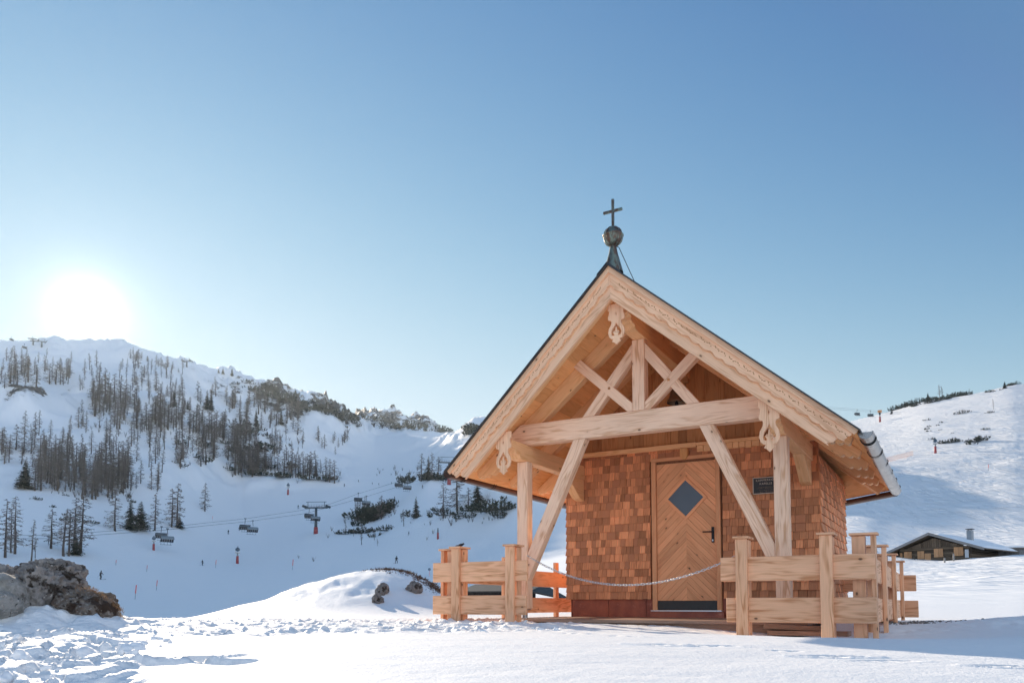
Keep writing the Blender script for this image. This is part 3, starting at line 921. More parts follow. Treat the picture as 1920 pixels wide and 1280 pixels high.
def verge_outline(sg, off, u_end, f_top, f_bot, endprof):
    A = V((0, TA, ZR)); E = V((sg * BH, TE, EZ))
    e1 = (E - A).normalized()
    zz = V((0, 0, 1)); e2 = (-(zz - e1 * zz.dot(e1))).normalized()      # down the board face, square to its length
    n = e1.cross(e2) * (1 if sg < 0 else -1)
    if n.y > 0: n = -n
    L = (E - A).length
    k = (-zz).dot(e1) / (-zz).dot(e2)                                   # plumb cut at the ridge
    us = np.linspace(0, 1, 150); dl = (off + .03) * abs(n.x) / abs(e1.x)
    top = []; bot = []
    for q in us:
        u = -dl + q * (L + u_end + dl)
        ut = max(u, f_top(u) * k - dl); ub = max(u, f_bot(u) * k - dl)
        top.append((ut, f_top(ut))); bot.append((ub, f_bot(ub)))
    pts = top + [(L + u_end + du, f_top(0) + (f_bot(L) - f_top(0)) * w) for du, w in endprof] + bot[::-1]
    out = []
    for p in pts:
        if not out or math.hypot(p[0] - out[-1][0], p[1] - out[-1][1]) > 1e-4: out.append(p)
    return [A + e1 * u + e2 * v + n * off for u, v in out], n, e1, e2, A, L, k


def wavy(u, base=.155, amp=.016, per=.30):
    q = (u / per) % 1.0
    bump = abs(math.sin(math.pi * q)) ** .7
    return base + amp * bump - amp * .5 * (1 if .46 < q < .54 else 0) - .006 * math.cos(4 * math.pi * q)


OG = [(-.005, .12), (.012, .3), (.006, .48), (-.012, .55), (-.004, .72), (-.02, .9)]
for sg in (-1, 1):
    side = empty('verge_boards', parent=ch)
    # lowest board: plain, set furthest back
    mb = MB(); pts, n, e1, e2, A, L, k = verge_outline(sg, .002, -.13, lambda u: .10, lambda u: .278, [(.01, .1), (.02, .4), (.012, .7), (-.03, .93)])
    mb.prism(pts, n * .03, e1, .35); mb.build('lower_board', M['verge'], side, bevel=.003)
    mb = MB(); pts, *_ = verge_outline(sg, .0325, -.035, lambda u: .03, wavy, OG)
    mb.prism(pts, n * .026, e1, .6); mb.build('scalloped_board', M['verge'], side, bevel=.003)
    mb = MB(); pts, *_ = verge_outline(sg, .059, .0, lambda u: .0, lambda u: .062, [(0, .3), (.004, .6), (-.006, .9)])
    mb.prism(pts, n * .022, e1, .5); mb.build('cover_board', M['verge'], side, bevel=.003)
    # incised line of leaves and drops along the scalloped board, and the beads below it
    mb = MB(); lo = MB()
    u = .22
    while u < L - .15:
        for (du, dv, a, b, rot) in ((0, .098, .018, .0045, .5), (.028, .104, .012, .004, -.4), (.05, .112, .008, .006, .1), (.075, .104, .015, .004, -.3), (.108, .100, .014, .004, .45), (.13, .112, .006, .005, 0)):
            c, s_ = math.cos(rot), math.sin(rot)
            cc = A + e1 * (u + du + random.uniform(-.006, .006)) + e2 * (dv + random.uniform(-.005, .005)) + n * .0592
            ring_ = [cc + e1 * (a * math.cos(x) * c - b * math.sin(x) * s_) + e2 * (a * math.cos(x) * s_ + b * math.sin(x) * c) for x in np.linspace(0, 2 * math.pi, 9)[:-1]]
            mb.prism(ring_, n * .0012, e1, .1)
        u += .185
    mb.build('carved_leaves', M['plank'], side)
    pts2 = []
    uu = .30
    while uu < L - .22:
        pts2.append(A + e1 * uu + e2 * (wavy(uu) + .0135) + n * .0335); uu += .012
    lo.tube(pts2, .0032, 5, tone=.7)
    lo.build('carved_bead', M['rafter'], side, smooth=True)
    # inner verge rafter
    mb = MB()
    r0 = [(.0, -.05), (.0, -.285)]
    o1 = V((0, .012, 0)); wdt = V((0, .10, 0))
    P0 = V((0, TA, ZR)); P1 = V((sg * (BH - .34), tfront(BH - .34), ztop(BH - .34)))
    dz0, dz1 = V((0, 0, -.04)), V((0, 0, -.315))
    q = [P0 + o1 + dz1, P1 + o1 + dz1, P1 + o1 + wdt + dz1, P0 + o1 + wdt + dz1]
    t_ = [P0 + o1 + dz0, P1 + o1 + dz0, P1 + o1 + wdt + dz0, P0 + o1 + wdt + dz0]
    if sg < 0: q, t_ = q[::-1], t_[::-1]
    mb.hexa(q, t_, e1, .6); mb.build('verge_rafter', M['rafter'], ch, bevel=.004)

# common rafters with scalloped tails
TAIL = [(0, 0), (.03, .022), (.06, .03), (.085, .016), (.10, .0), (.115, .02), (.145, .034), (.175, .022), (.19, .002), (.21, .02), (.235, .03), (.255, .02)]
for sg in (-1, 1):
    for t0 in (-1.735, -.865, .03, .79, 1.5):
        mb = MB()
        top0, bot = .036, .275          # vertical drops below the top of the boards
        se = 2.33
        pts = [V((0, t0, ZR - top0)), V((sg * se, t0, ztop(se) - top0))]
        ds = 0.0
        for du, dv in reversed(TAIL):
            # walk back up along the tail from its tip
            s_ = 2.05 + du
            pts.append(V((sg * s_, t0, ztop(s_) - bot + .16 * (du / .255) - dv * .9)))
        pts.append(V((sg * 1.95, t0, ztop(1.95) - bot)))
        pts.append(V((0, t0, ZR - bot)))
        if t0 > TR: pts[0] = V((sg * (t0 - TR + .12), t0, ztop(t0 - TR + .12) - top0)); pts[-1] = V((sg * (t0 - TR + .12), t0, ztop(t0 - TR + .12) - bot))
        mb.prism(pts, (0, .12, 0), (sg, 0, -MS)); mb.build('rafter', M['rafter'], ch, bevel=.004)
    # hip rafter
    mb = MB(); P = V((0, TR, ZR - .15)); Q = V((sg * (BH - .12), TC - .05, ztop(BH - .12) - .12))
    mb.beam(P, Q, .11, .17); mb.build('hip_rafter', M['rafter'], ch, bevel=.004)
    # hip-side tails under the polygonal eave
# ridge purlin with carved nose, and the two wall plates on the porch posts
def carved_plate(name, s0, zlo, zhi, t0, t1, w, mat):
    h = zhi - zlo
    prof = [(t0, zhi), (t0, zhi - h * .42), (t0 + .03, zhi - h * .50), (t0 + .06, zhi - h * .46), (t0 + .09, zhi - h * .55), (t0 + .10, zhi - h * .72), (t0 + .14, zhi - h * .80),
            (t0 + .18, zhi - h * .76), (t0 + .215, zhi - h * .84), (t0 + .23, zlo + .006), (t0 + .30, zlo), (t1, zlo), (t1, zhi)]
    mb = MB(); mb.prism([V((s0 - w / 2, t, z)) for t, z in prof], (w, 0, 0), (0, 1, 0), .5)
    return mb.build(name, mat, ch, bevel=.005)


carved_plate('ridge_purlin', 0, 3.262, 3.50, -2.36, 1.3, .16, M['rafter'])
for sg in (-1, 1):
    carved_plate('wall_plate', sg * 1.605, 1.917, 2.126, -2.2, .02, .15, M['rafter'])

# porch frame
TF, TB = -1.8, -1.652
for sg in (-1, 1):
    mb = MB(); mb.box((sg * 1.604 - .0765, TF, .02), (sg * 1.604 + .0765, TB, 1.915)); p = mb.build('porch_post', M['timber'], ch, bevel=.012, seg=2)
    mb = MB(); mb.tube([V((sg * 1.604, TF + .075, -.19)), V((sg * 1.604, TF + .075, .0195))], .035, 12); mb.box((sg * 1.604 - .06, TF + .015, .008), (sg * 1.604 + .06, TB - .015, .0195))
    mb.build('post_shoe', M['steel'], p)
    mb = MB(); y = TF + .004
    a = [(.712, 2.128), (.880, 2.128), (1.526, .735), (1.526, .385)]
    mb.prism([V((sg * x, y, z)) for x, z in a], (0, .135, 0), (sg * .42, 0, -.91), .55); mb.build('brace', M['timber'], ch, bevel=.008, seg=2)
mb = MB(); y0, y1 = TF, TB + .002
mb.prism([V((-1.985, y0, 2.13)), V((1.985, y0, 2.13)), V((1.63, y0, 2.395)), V((-1.63, y0, 2.395))], (0, y1 - y0, 0), (1, 0, 0), .62)
mb.build('tie_beam', M['timber'], ch, bevel=.008, seg=2)
mb = MB(); mb.box((-.094, TF + .002, 2.397), (.060, TB, 3.26)); mb.build('king_post', M['timber'], ch, bevel=.008, seg=2)
for sg, cx in ((-1, -.017), (1, -.017)):
    kf = -.096 if sg < 0 else .062
    # strut rising to the king post
    mb = MB()
    ks = sg
    mb.prism([V((cx + ks * .74, TF + .012, 2.397)), V((cx + ks * .585, TF + .012, 2.397)), V((kf, TF + .012, 2.397 + (.585 - abs(kf - cx)) * 1.24)), V((kf, TF + .012, 2.397 + (.74 - abs(kf - cx)) * 1.24))],
             (0, .105, 0), (-ks * .63, 0, .78), .5)
    a = mb.build('strut', M['timber'], ch, bevel=.006)
    # counter strut from the foot of the king post out under the rafter, lapped over the first
    mb = MB()
    q0 = 2.397; sl = 1.0
    pts = [(kf, q0 + .0), (kf + ks * .065, q0), (cx + ks * .86, q0 + (.86 - .145) * .92), (cx + ks * .76, q0 + (.86 - .145) * .92 + .075), (kf, q0 + .098)]
    mb.prism([V((x, TF + .0075, z)) for x, z in pts], (0, .10, 0), (ks * .72, 0, .69), .5)
    mb.build('counter_strut', M['timber'], ch, bevel=.006)
    mb = MB(); mb.box((cx + ks * .375 - .013, TF - .004, 2.70), (cx + ks * .375 + .013, TF + .012, 2.726)); mb.build('bolt_plug', M['plank'], ch)

# walls: backing boards, shingles laid course by course, planked gable
def wall_back():
    mb = MB()
    z0, z1 = .16, 1.95
    pl = [(-1.81, .03), (1.725, .03), (1.725, 2.56), (.9, 3.385), (-.9, 3.385), (-1.81, 2.475)]
    for i in range(len(pl)):
        a, b = pl[i], pl[(i + 1) % len(pl)]
        zt = 2.33 if i == 0 else 2.0
        mb.hexa([V((*a, z0)), V((*b, z0)), V((*b, z0 + .001)) + V((0, 0, 0)), V((*a, z0 + .001))], [V((*a, zt)), V((*b, zt)), V((*b, zt + .001)), V((*a, zt + .001))], (0, 0, 1), .3) if 0 else mb.poly([V((*a, z0)), V((*b, z0)), V((*b, zt)), V((*a, zt))], (0, 0, 1), .3)
    return mb.build('wall', M['larch_core'], ch)


wall = wall_back()


def shingles(mb, P, d, length, z0, z1, n, skip=None, cour=.108):
    """courses along direction d from P, facing n; skip(u0,u1,z) -> True where there is an opening"""
    P = V(P); d = V(d).normalized(); n = V(n).normalized(); i = 0
    z = z0
    while z < z1:
        u = -random.uniform(0, .1)
        while u < length:
            w = random.choice((.06, .07, .08, .095, .11, .125)) * random.uniform(.9, 1.1)
            a, b = max(u, 0), min(u + w, length); u += w
            if b - a < .012: continue
            if skip and skip(a, b, z):
                iv = skip(a, b, z)
                if iv is True: continue
                a, b = iv
                if b - a < .012: continue
            ta = random.random(); h = cour * 2.0; zt = min(z + h, z1 + .06)
            zb = z + random.uniform(-.0035, .002)
            thk = random.uniform(.018, .027)
            gp = .0018
            o0 = n * (.004 + thk + .020); o1 = n * .008; i0_ = n * .012; i1_ = n * .002
            A0 = P + d * (a + gp); B0 = P + d * (b - gp)
            Z = lambda q, zz: V((q.x, q.y, zz))
            skew = random.uniform(-.004, .004)
            mb.hexa([Z(A0 + o0 - n * thk, zb), Z(B0 + o0 - n * thk, zb + skew), Z(B0 + o0, zb + skew), Z(A0 + o0, zb)][::-1],
                    [Z(A0 + i1_, zt), Z(B0 + i1_, zt), Z(B0 + o1, zt), Z(A0 + o1, zt)][::-1], (0, 0, 1), ta)
        z += cour; i += 1


DL, DR, DT = -.515, .505, 2.115


def door_gap(a, b, z):
    s0, s1 = a - 1.83, b - 1.83
    if z > DT - .03: return False
    if s1 < DL or s0 > DR: return False
    if s0 < DL - .01: return (a, DL + 1.83)
    if s1 > DR + .01: return (DR + 1.83, b)
    return True


mb = MB()
shingles(mb, (-1.83, .028, 0), (1, 0, 0), 3.575, .155, 2.24, (0, -1, 0), door_gap)
fs = mb.build('front_shingles', M['shingle'], wall)
mb = MB(); shingles(mb, (1.727, .0, 0), (0, 1, 0), 2.57, .155, 1.95, (1, 0, 0)); mb.build('side_shingles', M['shingle'], wall)
mb = MB(); shingles(mb, (1.727, 2.56, 0), (-.7071, .7071, 0), 1.17, .155, 1.9, (.7071, .7071, 0)); mb.build('side_shingles', M['shingle'], wall)
mb = MB(); shingles(mb, (-1.812, 2.48, 0), (0, -1, 0), 2.46, .155, 1.95, (-1, 0, 0)); mb.build('side_shingles', M['shingle'], wall)

mb = MB(); u = -1.9
while u < 1.9:
    w = random.uniform(.11, .15); a, b = u, u + w - .003; u += w
    za = ztop(a) - .045; zb_ = ztop(b) - .045
    if min(za, zb_) < 2.34: continue
    y = .012 + random.uniform(-.003, .003)
    mb.prism([V((a, y, 2.24)), V((b, y, 2.24)), V((b, y, zb_)), V((a, y, za))], (0, .02, 0), (0, 0, 1))
mb.build('gable_boards', M['plank'], wall)
mb = MB(); mb.box((-1.83, -.045, 2.245), (.165, .011, 2.312)); mb.build('gable_trim', M['rafter'], wall, bevel=.004)
mb = MB(); mb.box((.168, -.045, 2.262), (1.75, .011, 2.305))
u = .175
while u < 1.70:
    w = random.uniform(.075, .13); mb.box((u, -.034, 2.176 + random.uniform(-.006, .006)), (u + w - .006, .010, 2.2605), (1, 0, 0)); u += w
mb.build('gable_trim', M['rafter'], wall, bevel=.003)
mb = MB(); mb.prism([V((x - .005, -.06, z)) for x, z in ((-.055, 2.243), (-.055, 2.13), (-.03, 2.09), (0, 2.078), (.03, 2.09), (.055, 2.13), (.055, 2.243))], (0, .055, 0), (0, 0, 1)); mb.build('corbel', M['soffit'], wall, bevel=.004)
# small bracket under the wall plate at the right corner
for sg in (-1, 1):
    mb = MB(); mb.prism([V((sg * 1.53, -.02, 1.915)), V((sg * 1.53, -.62, 1.915)), V((sg * 1.53, -.45, 1.82)), V((sg * 1.53, -.16, 1.63)), V((sg * 1.53, -.02, 1.60))], (sg * .13, 0, 0), (0, 1, 0)); mb.build('knee_bracket', M['rafter'], wall, bevel=.005)

# copper clad plinth
mb = MB()
pl = [(-1.755, .035), (1.68, .035), (1.68, 2.53), (.88, 3.33), (-.88, 3.33), (-1.755, 2.45)]
for i in range(len(pl)):
    a, b = V((*pl[i], 0)), V((*pl[(i + 1) % len(pl)], 0)); nseg = 6 if i == 0 else 4
    for k in range(nseg):
        p = a + (b - a) * (k / nseg); q = a + (b - a) * ((k + 1) / nseg); nn = (b - a).cross(V((0, 0, 1))).normalized()
        mb.poly([p + V((0, 0, -.45)) + nn * .004 * (k % 2), q + V((0, 0, -.45)) + nn * .004 * (k % 2), q + V((0, 0, .17)) + nn * .004 * (k % 2), p + V((0, 0, .17)) + nn * .004 * (k % 2)], (1, 0, 0), random.random())
        mb.box(tuple(q + nn * .012 - V((.006, .006, .45))), tuple(q + nn * .012 + V((.006, .006, .16))))
mb.build('plinth', M['plinth'], ch)

# door
def clip(poly, ax, val, keep):
    out = []
    for i in range(len(poly)):
        p, q = poly[i], poly[(i + 1) % len(poly)]
        a, b = (p[ax] - val) * keep, (q[ax] - val) * keep
        if a >= 0: out.append(p)
        if (a >= 0) != (b >= 0):
            f = a / (a - b); out.append((p[0] + (q[0] - p[0]) * f, p[1] + (q[1] - p[1]) * f))
    return out


door = MB()
W2, H0, H1 = .418, .132, 2.05
for sg in (-1, 1):
    v = -1.4
    while v < 3.2:
        w = random.uniform(.085, .12)
        # strip: z in [v + (W2-|x|)..]: rises towards the middle
        quad = [(0, v), (W2, v - W2), (W2, v - W2 + w - .004), (0, v + w - .004)]
        q = clip(clip(quad, 1, H0, 1), 1, H1, -1) if True else quad
        v += w
        if len(q) < 3: continue
        yo = random.uniform(-.0015, .0015)
        pts = [V((sg * x, .0 + yo, z)) for x, z in q]
        door.prism(pts, (0, .03, 0), (sg * .7071, 0, -.7071))
doo = door.build('door', M['door'], ch)
mb = MB(); mb.box((-W2, .028, .0), (W2, .05, 2.06)); mb.build('door_core', M['larch_core'], doo)
mb = MB(); mb.box((-W2, -.006, .008), (W2, .026, .130)); mb.build('kick_plate', M['kick'], doo, bevel=.003)
DZ, DR_ = 1.548, .262
mb = MB(); R0, R1 = DR_ + .045, DR_ - .012
for k in range(4):
    a0 = math.pi / 2 * k; a1 = a0 + math.pi / 2
    f = lambda R, a: V((R * math.cos(a), -.02, DZ + R * math.sin(a)))
    mb.prism([f(R0, a0), f(R0, a1), f(R1, a1), f(R1, a0)], (0, .018, 0), f(1, a1) - f(1, a0), .7)
mb.build('window_frame', M['door'], doo, bevel=.004)
mb = MB(); mb.prism([V((DR_ * math.cos(math.pi / 2 * k), -.009, DZ + DR_ * math.sin(math.pi / 2 * k))) for k in range(4)], (0, .006, 0), (1, 0, 0)); mb.build('window_pane', M['glass'], doo)
mb = MB(); mb.box((.352, -.012, .918), (.388, -.0005, 1.132)); mb.tube([V((.37, -.012, 1.062)), V((.37, -.05, 1.062)), V((.36, -.056, 1.062)), V((.245, -.056, 1.064))], .0095, 8)
hd = mb.build('handle', M['iron'], doo, bevel=.002)
mb = MB(); mb.tube([V((.37, -.016, .952)), V((.37, -.011, .952))], .009, 10); mb.box((.366, -.0165, .934), (.374, -.0125, .952)); mb.build('key_cylinder', M['chain'], doo)
mb = MB()
mb.box((-.485, -.038, .0), (-.421, .02, 2.085)); mb.box((.421, -.038, .0), (.480, .02, 2.085)); mb.box((-.485, -.036, 2.0865), (.480, .02, 2.135))
mb.build('door_frame', M['door'], ch, bevel=.004)
mb = MB(); mb.box((-.50, -.075, -.016), (.49, .03, .0)); mb.build('threshold', M['chain'], ch)
mb = MB(); mb.box((-.52, -.05, -.14), (.51, .03, -.017)); mb.build('door_step', M['plinth'], ch)

# gutters: bright on the outer right eave, brown copper elsewhere
def half_pipe(mb, p, q, r, outw, n=14, th=.003, full=1.0):
    p = V(p); q = V(q); ow = V(outw).normalized(); dn = V((0, 0, -1))
    def prof(r_):
        return [ow * (r_ * math.cos(a)) + dn * (r_ * math.sin(a)) for a in np.linspace(0, math.pi * full, n)]
    A, B = prof(r), prof(r - th)
    for i in range(n - 1):
        mb.poly([p + A[i], q + A[i], q + A[i + 1], p + A[i + 1]], (q - p))
        mb.poly([p + B[i + 1], q + B[i + 1], q + B[i], p + B[i]], (q - p))
    for e in (p, q):
        for i in range(n - 1): mb.poly([e + A[i], e + A[i + 1], e + B[i + 1], e + B[i]])


GZ = EZ - .012
for sg in (-1, 1):
    mb = MB()
    p = V((sg * (BH + .062), TE + .02, GZ)); q = V((sg * (BH + .062), TC + .03, GZ - .03))
    half_pipe(mb, p, q, .070, (sg, 0, 0)); mb.tube([p + V((sg * .070, 0, 0)), q + V((sg * .070, 0, 0))], .008, 8)
    for e, s2 in ((p, 1), (q, -1)):
        if e is p: mb.prism([e + V((sg * .070 * math.cos(a), 0, -.070 * math.sin(a))) for a in np.linspace(0, math.pi, 12)], (0, .003, 0))
    gut = mb.build('gutter', M['zinc'] if sg > 0 else M['gutter'], ch)
    ts = np.linspace(TE + .30, TC - .25, 6)
    for t in ts:
        mb = MB()
        pts = [V((sg * (BH + .062 + .0755 * math.cos(a)), t, GZ - .0755 * math.sin(a))) for a in np.linspace(-.1, math.pi + .15, 14)]
        mb.tube(pts, .0052, 6); mb.tube([pp + V((0, .055, 0)) for pp in pts], .0052, 6)
        mb.tube([pts[0], pts[0] + V((-sg * .10, 0, .045))], .006, 6)
        mb.build('gutter_strap', M['iron'], gut)
    # gutter round the polygonal rear eave
    mb = MB()
    a = V((sg * (BH + .055), TC + .035, GZ - .032)); b = V((sg * .93, 3.84, GZ - .05))
    half_pipe(mb, a, b, .078, (sg * .7071, .7071, 0)); mb.build('rear_gutter', M['gutter'], ch)
mb = MB(); half_pipe(mb, (-.93, 3.84, GZ - .05), (.93, 3.84, GZ - .05), .078, (0, 1, 0)); mb.build('rear_gutter', M['gutter'], ch)

# pierced pendants
def pendant(name, s0, t0, ztop_, zbot, hw):
    H = ztop_ - zbot
    half = [(.96, 1.0), (.98, .86), (.80, .83), (.86, .74), (.95, .70), (.92, .62), (.62, .60), (.55, .56), (.60, .50), (.86, .40), (.93, .30), (.80, .20), (.55, .15), (.34, .14), (.52, .085), (.26, .06), (.16, .035), (.0, .0)]
    out = [(x, z) for x, z in half] + [(-x, z) for x, z in half[::-1][1:]]
    inner = [(0, .53), (.16, .46), (.46, .38), (.60, .30), (.50, .235), (.30, .22), (.20, .235), (.34, .30), (.20, .34), (.12, .30), (.07, .40), (.0, .44)]
    hole = inner + [(-x, z) for x, z in inner[::-1][1:-1]]
    P3 = lambda x, z: V((s0 + x * hw, t0, zbot + z * H))
    st = [(.0, .80), (.035, .765), (.085, .75), (.035, .735), (0, .70), (-.035, .735), (-.085, .75), (-.035, .765)]
    mb = MB(); mb.prism([P3(*p) for p in out], (0, .026, 0), (0, 0, 1), .55, holes=[[P3(*p) for p in hole], [P3(*p) for p in st]])
    return mb.build(name, M['verge'], ch, bevel=.003)


pendant('carved_pendant', .018, -2.575, 3.43, 2.965, .105)
pendant('carved_pendant', 1.60, -2.335, 2.20, 1.645, .112)
pendant('carved_pendant', -1.575, -2.335, 2.20, 1.665, .112)

# spire with ball and cross on the gable end
TS = -2.60
mb = MB(); mb.lathe([(.112, 3.77), (.108, 3.79), (.078, 3.90), (.05, 4.0), (.036, 4.085), (.03, 4.10)], (0, TS, 0), 18); sp_ = mb.build('spire', M['copper'], ch, smooth=True)
prof = []
for k in range(15):
    a = -math.pi / 2 + math.pi * k / 14
    prof.append((max(.107 * math.cos(a), .004), 4.19 + .112 * math.sin(a)))
prof.insert(8, (.119, 4.205)); prof.insert(8, (.119, 4.196))
mb = MB(); mb.lathe(prof, (0, TS, 0), 24)
for k in range(10):
    a = 2 * math.pi * k / 10
    mb.tube([V((.109 * math.cos(b) * math.cos(a), TS + .109 * math.cos(b) * math.sin(a), 4.19 + .114 * math.sin(b))) for b in np.linspace(-1.4, 1.4, 10)], .0045, 5)
mb.build('ball', M['copper'], sp_, smooth=True)
mb = MB(); mb.box((-.0125, TS - .0125, 4.28), (.0125, TS + .0125, 4.622)); mb.box((-.112, TS - .015, 4.472), (.112, TS + .010, 4.497)); mb.build('cross', M['copper'], sp_)
mb = MB(); mb.tube([V((.03, TS + .1, 4.10)), V((.10, -2.2, 3.80))], .0045, 5); mb.tube([V((0, TS, 4.095)), V((.03, TS + .1, 4.10))], .0045, 5); mb.build('stay_wire', M['iron'], ch)

# porch deck
mb = MB(); t = -2.12
while t < 0.0:
    mb.box((-1.93, t, -.135), (1.9, t + .135, -.10)); t += .139
mb.build('porch_deck', M['deck'], ch, bevel=.003)
mb = MB(); mb.box((-1.9, -2.05, -.24), (1.86, -1.95, -.1365)); mb.build('deck_joist', M['deck'], ch)

# ---- things on or beside the chapel
bell = empty('bell', loc2w(.03, -.45, 2.80), -YAW)
tag(bell, 'small bronze bell hanging from its wooden yoke under the porch gable', 'bell')
mb = MB(); mb.lathe([(.128, -.02), (.132, .0), (.122, .02), (.10, .06), (.085, .11), (.078, .16), (.066, .19), (.03, .205), (.001, .206)], n=28); mb.lathe([(.118, -.015), (.09, .06), (.07, .15), (.002, .185)], n=24)
mb.build('bell_body', M['bronze'], bell, smooth=True)
mb = MB(); mb.tube([V((0, 0, .17)), V((0, 0, -.02))], .009, 8); mb.lathe([(.002, -.075), (.014, -.07), (.028, -.04), (.022, -.012), (.008, .0)], n=14); mb.build('clapper', M['iron'], bell, smooth=True)
mb = MB(); mb.box((-.05, -.05, .21), (.05, .05, .33)); mb.box((-.17, -.045, .24), (.17, .045, .31)); mb.build('yoke', M['plank'], bell, bevel=.01)
for x in (-.16, .16):
    mb = MB(); mb.beam((x, 0, .29), (x, 0, .50), .05, .06, (0, 1, 0)); mb.build('hanger', M['plank'], bell, bevel=.005)

pq = empty('wall_plaque', loc2w(1.09, -.04, 1.64), -YAW)
tag(pq, 'black name plaque with a pale rim and lettering on the shingled wall', 'plaque')
mb = MB(); mb.box((-.158, -.008, -.100), (.158, .008, .100)); mb.build('panel', M['plaque'], pq)
mb = MB()
for lo, hi in (((-.168, -.012, .1005), (.168, .008, .109)), ((-.168, -.012, -.109), (.168, .008, -.1005)), ((-.168, -.012, -.100), (-.1585, .008, .100)), ((.1585, -.012, -.100), (.168, .008, .100))): mb.box(lo, hi)
mb.build('rim', M['pale'], pq)


def text_mesh(txt, size, mat, parent, loc, rot=(math.pi / 2, 0, 0), name='lettering', sx=1.0, depth=.0006):
    cu = bpy.data.curves.new('txt', 'FONT'); cu.body = txt; cu.size = size; cu.align_x = 'CENTER'; cu.extrude = depth; cu.space_character = 1.15
    to = bpy.data.objects.new('txt', cu); COL.objects.link(to)
    bpy.context.view_layer.update()
    me = bpy.data.meshes.new_from_object(to.evaluated_get(bpy.context.evaluated_depsgraph_get()))
    bpy.data.objects.remove(to); bpy.data.curves.remove(cu)
    me.materials.clear(); me.materials.append(mat)
    o = link_mesh(name, me, parent, loc); o.rotation_euler = rot; o.scale = (sx, 1, 1)
    return o


text_mesh('KAMMERKÖR', .038, M['pale'], pq, (.0, -.0092, .058))
text_mesh('KAPELLE', .038, M['pale'], pq, (.0, -.0092, .012))
mb = MB()
for z, a, b in ((-.02, -.10, .10), (-.035, -.12, .09), (-.06, -.09, .1), (-.082, -.11, .12)):
    u = a
    while u < b:
        w = random.uniform(.008, .03); mb.box((u, -.0086, z - .0035), (u + w, -.0081, z + .003)); u += w + .006
mb.build('small_print', M['oldwood'], pq)

# ---- fences: rails clasped between an outer plank and an inner post under one cap
def fence_post(par, s, t, ax, sgn, z0, ztop_, wide=.115):
    """ax 's': rails run along s, outer plank on the -t side; ax 't': rails run along t, outer plank on the sgn*s side"""
    e = empty('post', parent=par)
    def bx(name, u0, u1, v0, v1, za, zb, bev=.004):
        mb = MB()
        if ax == 's': mb.box((u0, v0, za), (u1, v1, zb), (0, 0, 1) if zb - za > .1 else (1, 0, 0))
        else:
            a, b = sorted((s - sgn * v0, s - sgn * v1)) if True else (0, 0)
            mb.box((a, u0, za), (b, u1, zb), (0, 0, 1) if zb - za > .1 else (1, 0, 0))
        return mb.build(name, M['fence'], e, bevel=bev)
    w = wide / 2
    if ax == 's':
        bx('outer_plank', s - w, s + w, t - .045, t - .001, z0, ztop_)
        bx('inner_post', s - w + .004, s + w - .004, t + .048, t + .165, z0 - .02, ztop_ - .004)
        bx('cap', s - w - .022, s + w + .022, t - .068, t + .188, ztop_ + .001, ztop_ + .024)
    else:
        # v measured inwards from the outer face line s
        bx('outer_plank', t - w, t + w, -.045, -.001, z0, ztop_)
        bx('inner_post', t - w + .004, t + w - .004, .048, .165, z0 - .02, ztop_ - .004)
        bx('cap', t - w - .022, t + w + .022, -.068, .188, ztop_ + .001, ztop_ + .024)
    return e


def rail(par, lo, hi, dz=0.0):
    """box with its far end dropped by dz"""
    mb = MB(); x0, y0, z0 = lo; x1, y1, z1 = hi
    if (x1 - x0) > (y1 - y0):
        b = [V((x0, y0, z0)), V((x1, y0, z0 - dz)), V((x1, y1, z0 - dz)), V((x0, y1, z0))]; t = [V((x0, y0, z1)), V((x1, y0, z1 - dz)), V((x1, y1, z1 - dz)), V((x0, y1, z1))]; g = (1, 0, 0)
    else:
        b = [V((x0, y0, z0)), V((x1, y0, z0)), V((x1, y1, z0 - dz)), V((x0, y1, z0 - dz))]; t = [V((x0, y0, z1)), V((x1, y0, z1)), V((x1, y1, z1 - dz)), V((x0, y1, z1 - dz))]; g = (0, 1, 0)
    mb.hexa(b, t, g); return mb.build('rail', M['fence'], par, bevel=.005)


fr = empty('timber_fence', loc2w(2.0, -2.6, -.3), -YAW)
tag(fr, 'larch plank fence with capped posts round the right side of the porch', 'fence', 'larch fences of the chapel yard')
K = fr; off = V((2.0, -2.6, -.3))


class Shift:
    """parts are given in chapel coordinates; keep them there by shifting the children"""


def shift(root, off):
    for c in root.children:
        c.location = c.location - off


FT = -2.6
rail(fr, (1.140, FT, .311), (2.580, FT + .045, .553)); rail(fr, (1.195, FT, -.102), (2.584, FT + .045, .144))
fence_post(fr, 1.360, FT, 's', 1, -.55, .735); fence_post(fr, 2.158, FT, 's', 1, -.60, .738)
rail(fr, (2.489, FT + .047, .305), (2.534, 2.03, .548), .035); rail(fr, (2.490, FT + .047, -.105), (2.535, 2.03, .140), .0)
for t, zt in ((-2.42, .735), (-1.2, .70), (.3, .69), (1.83, .675)):
    fence_post(fr, 2.536, t, 't', 1, -.55, zt)
rail(fr, (1.75, 2.035, .27), (2.73, 2.08, .50)); rail(fr, (1.75, 2.035, -.105), (2.75, 2.08, .135))
shift(fr, off)

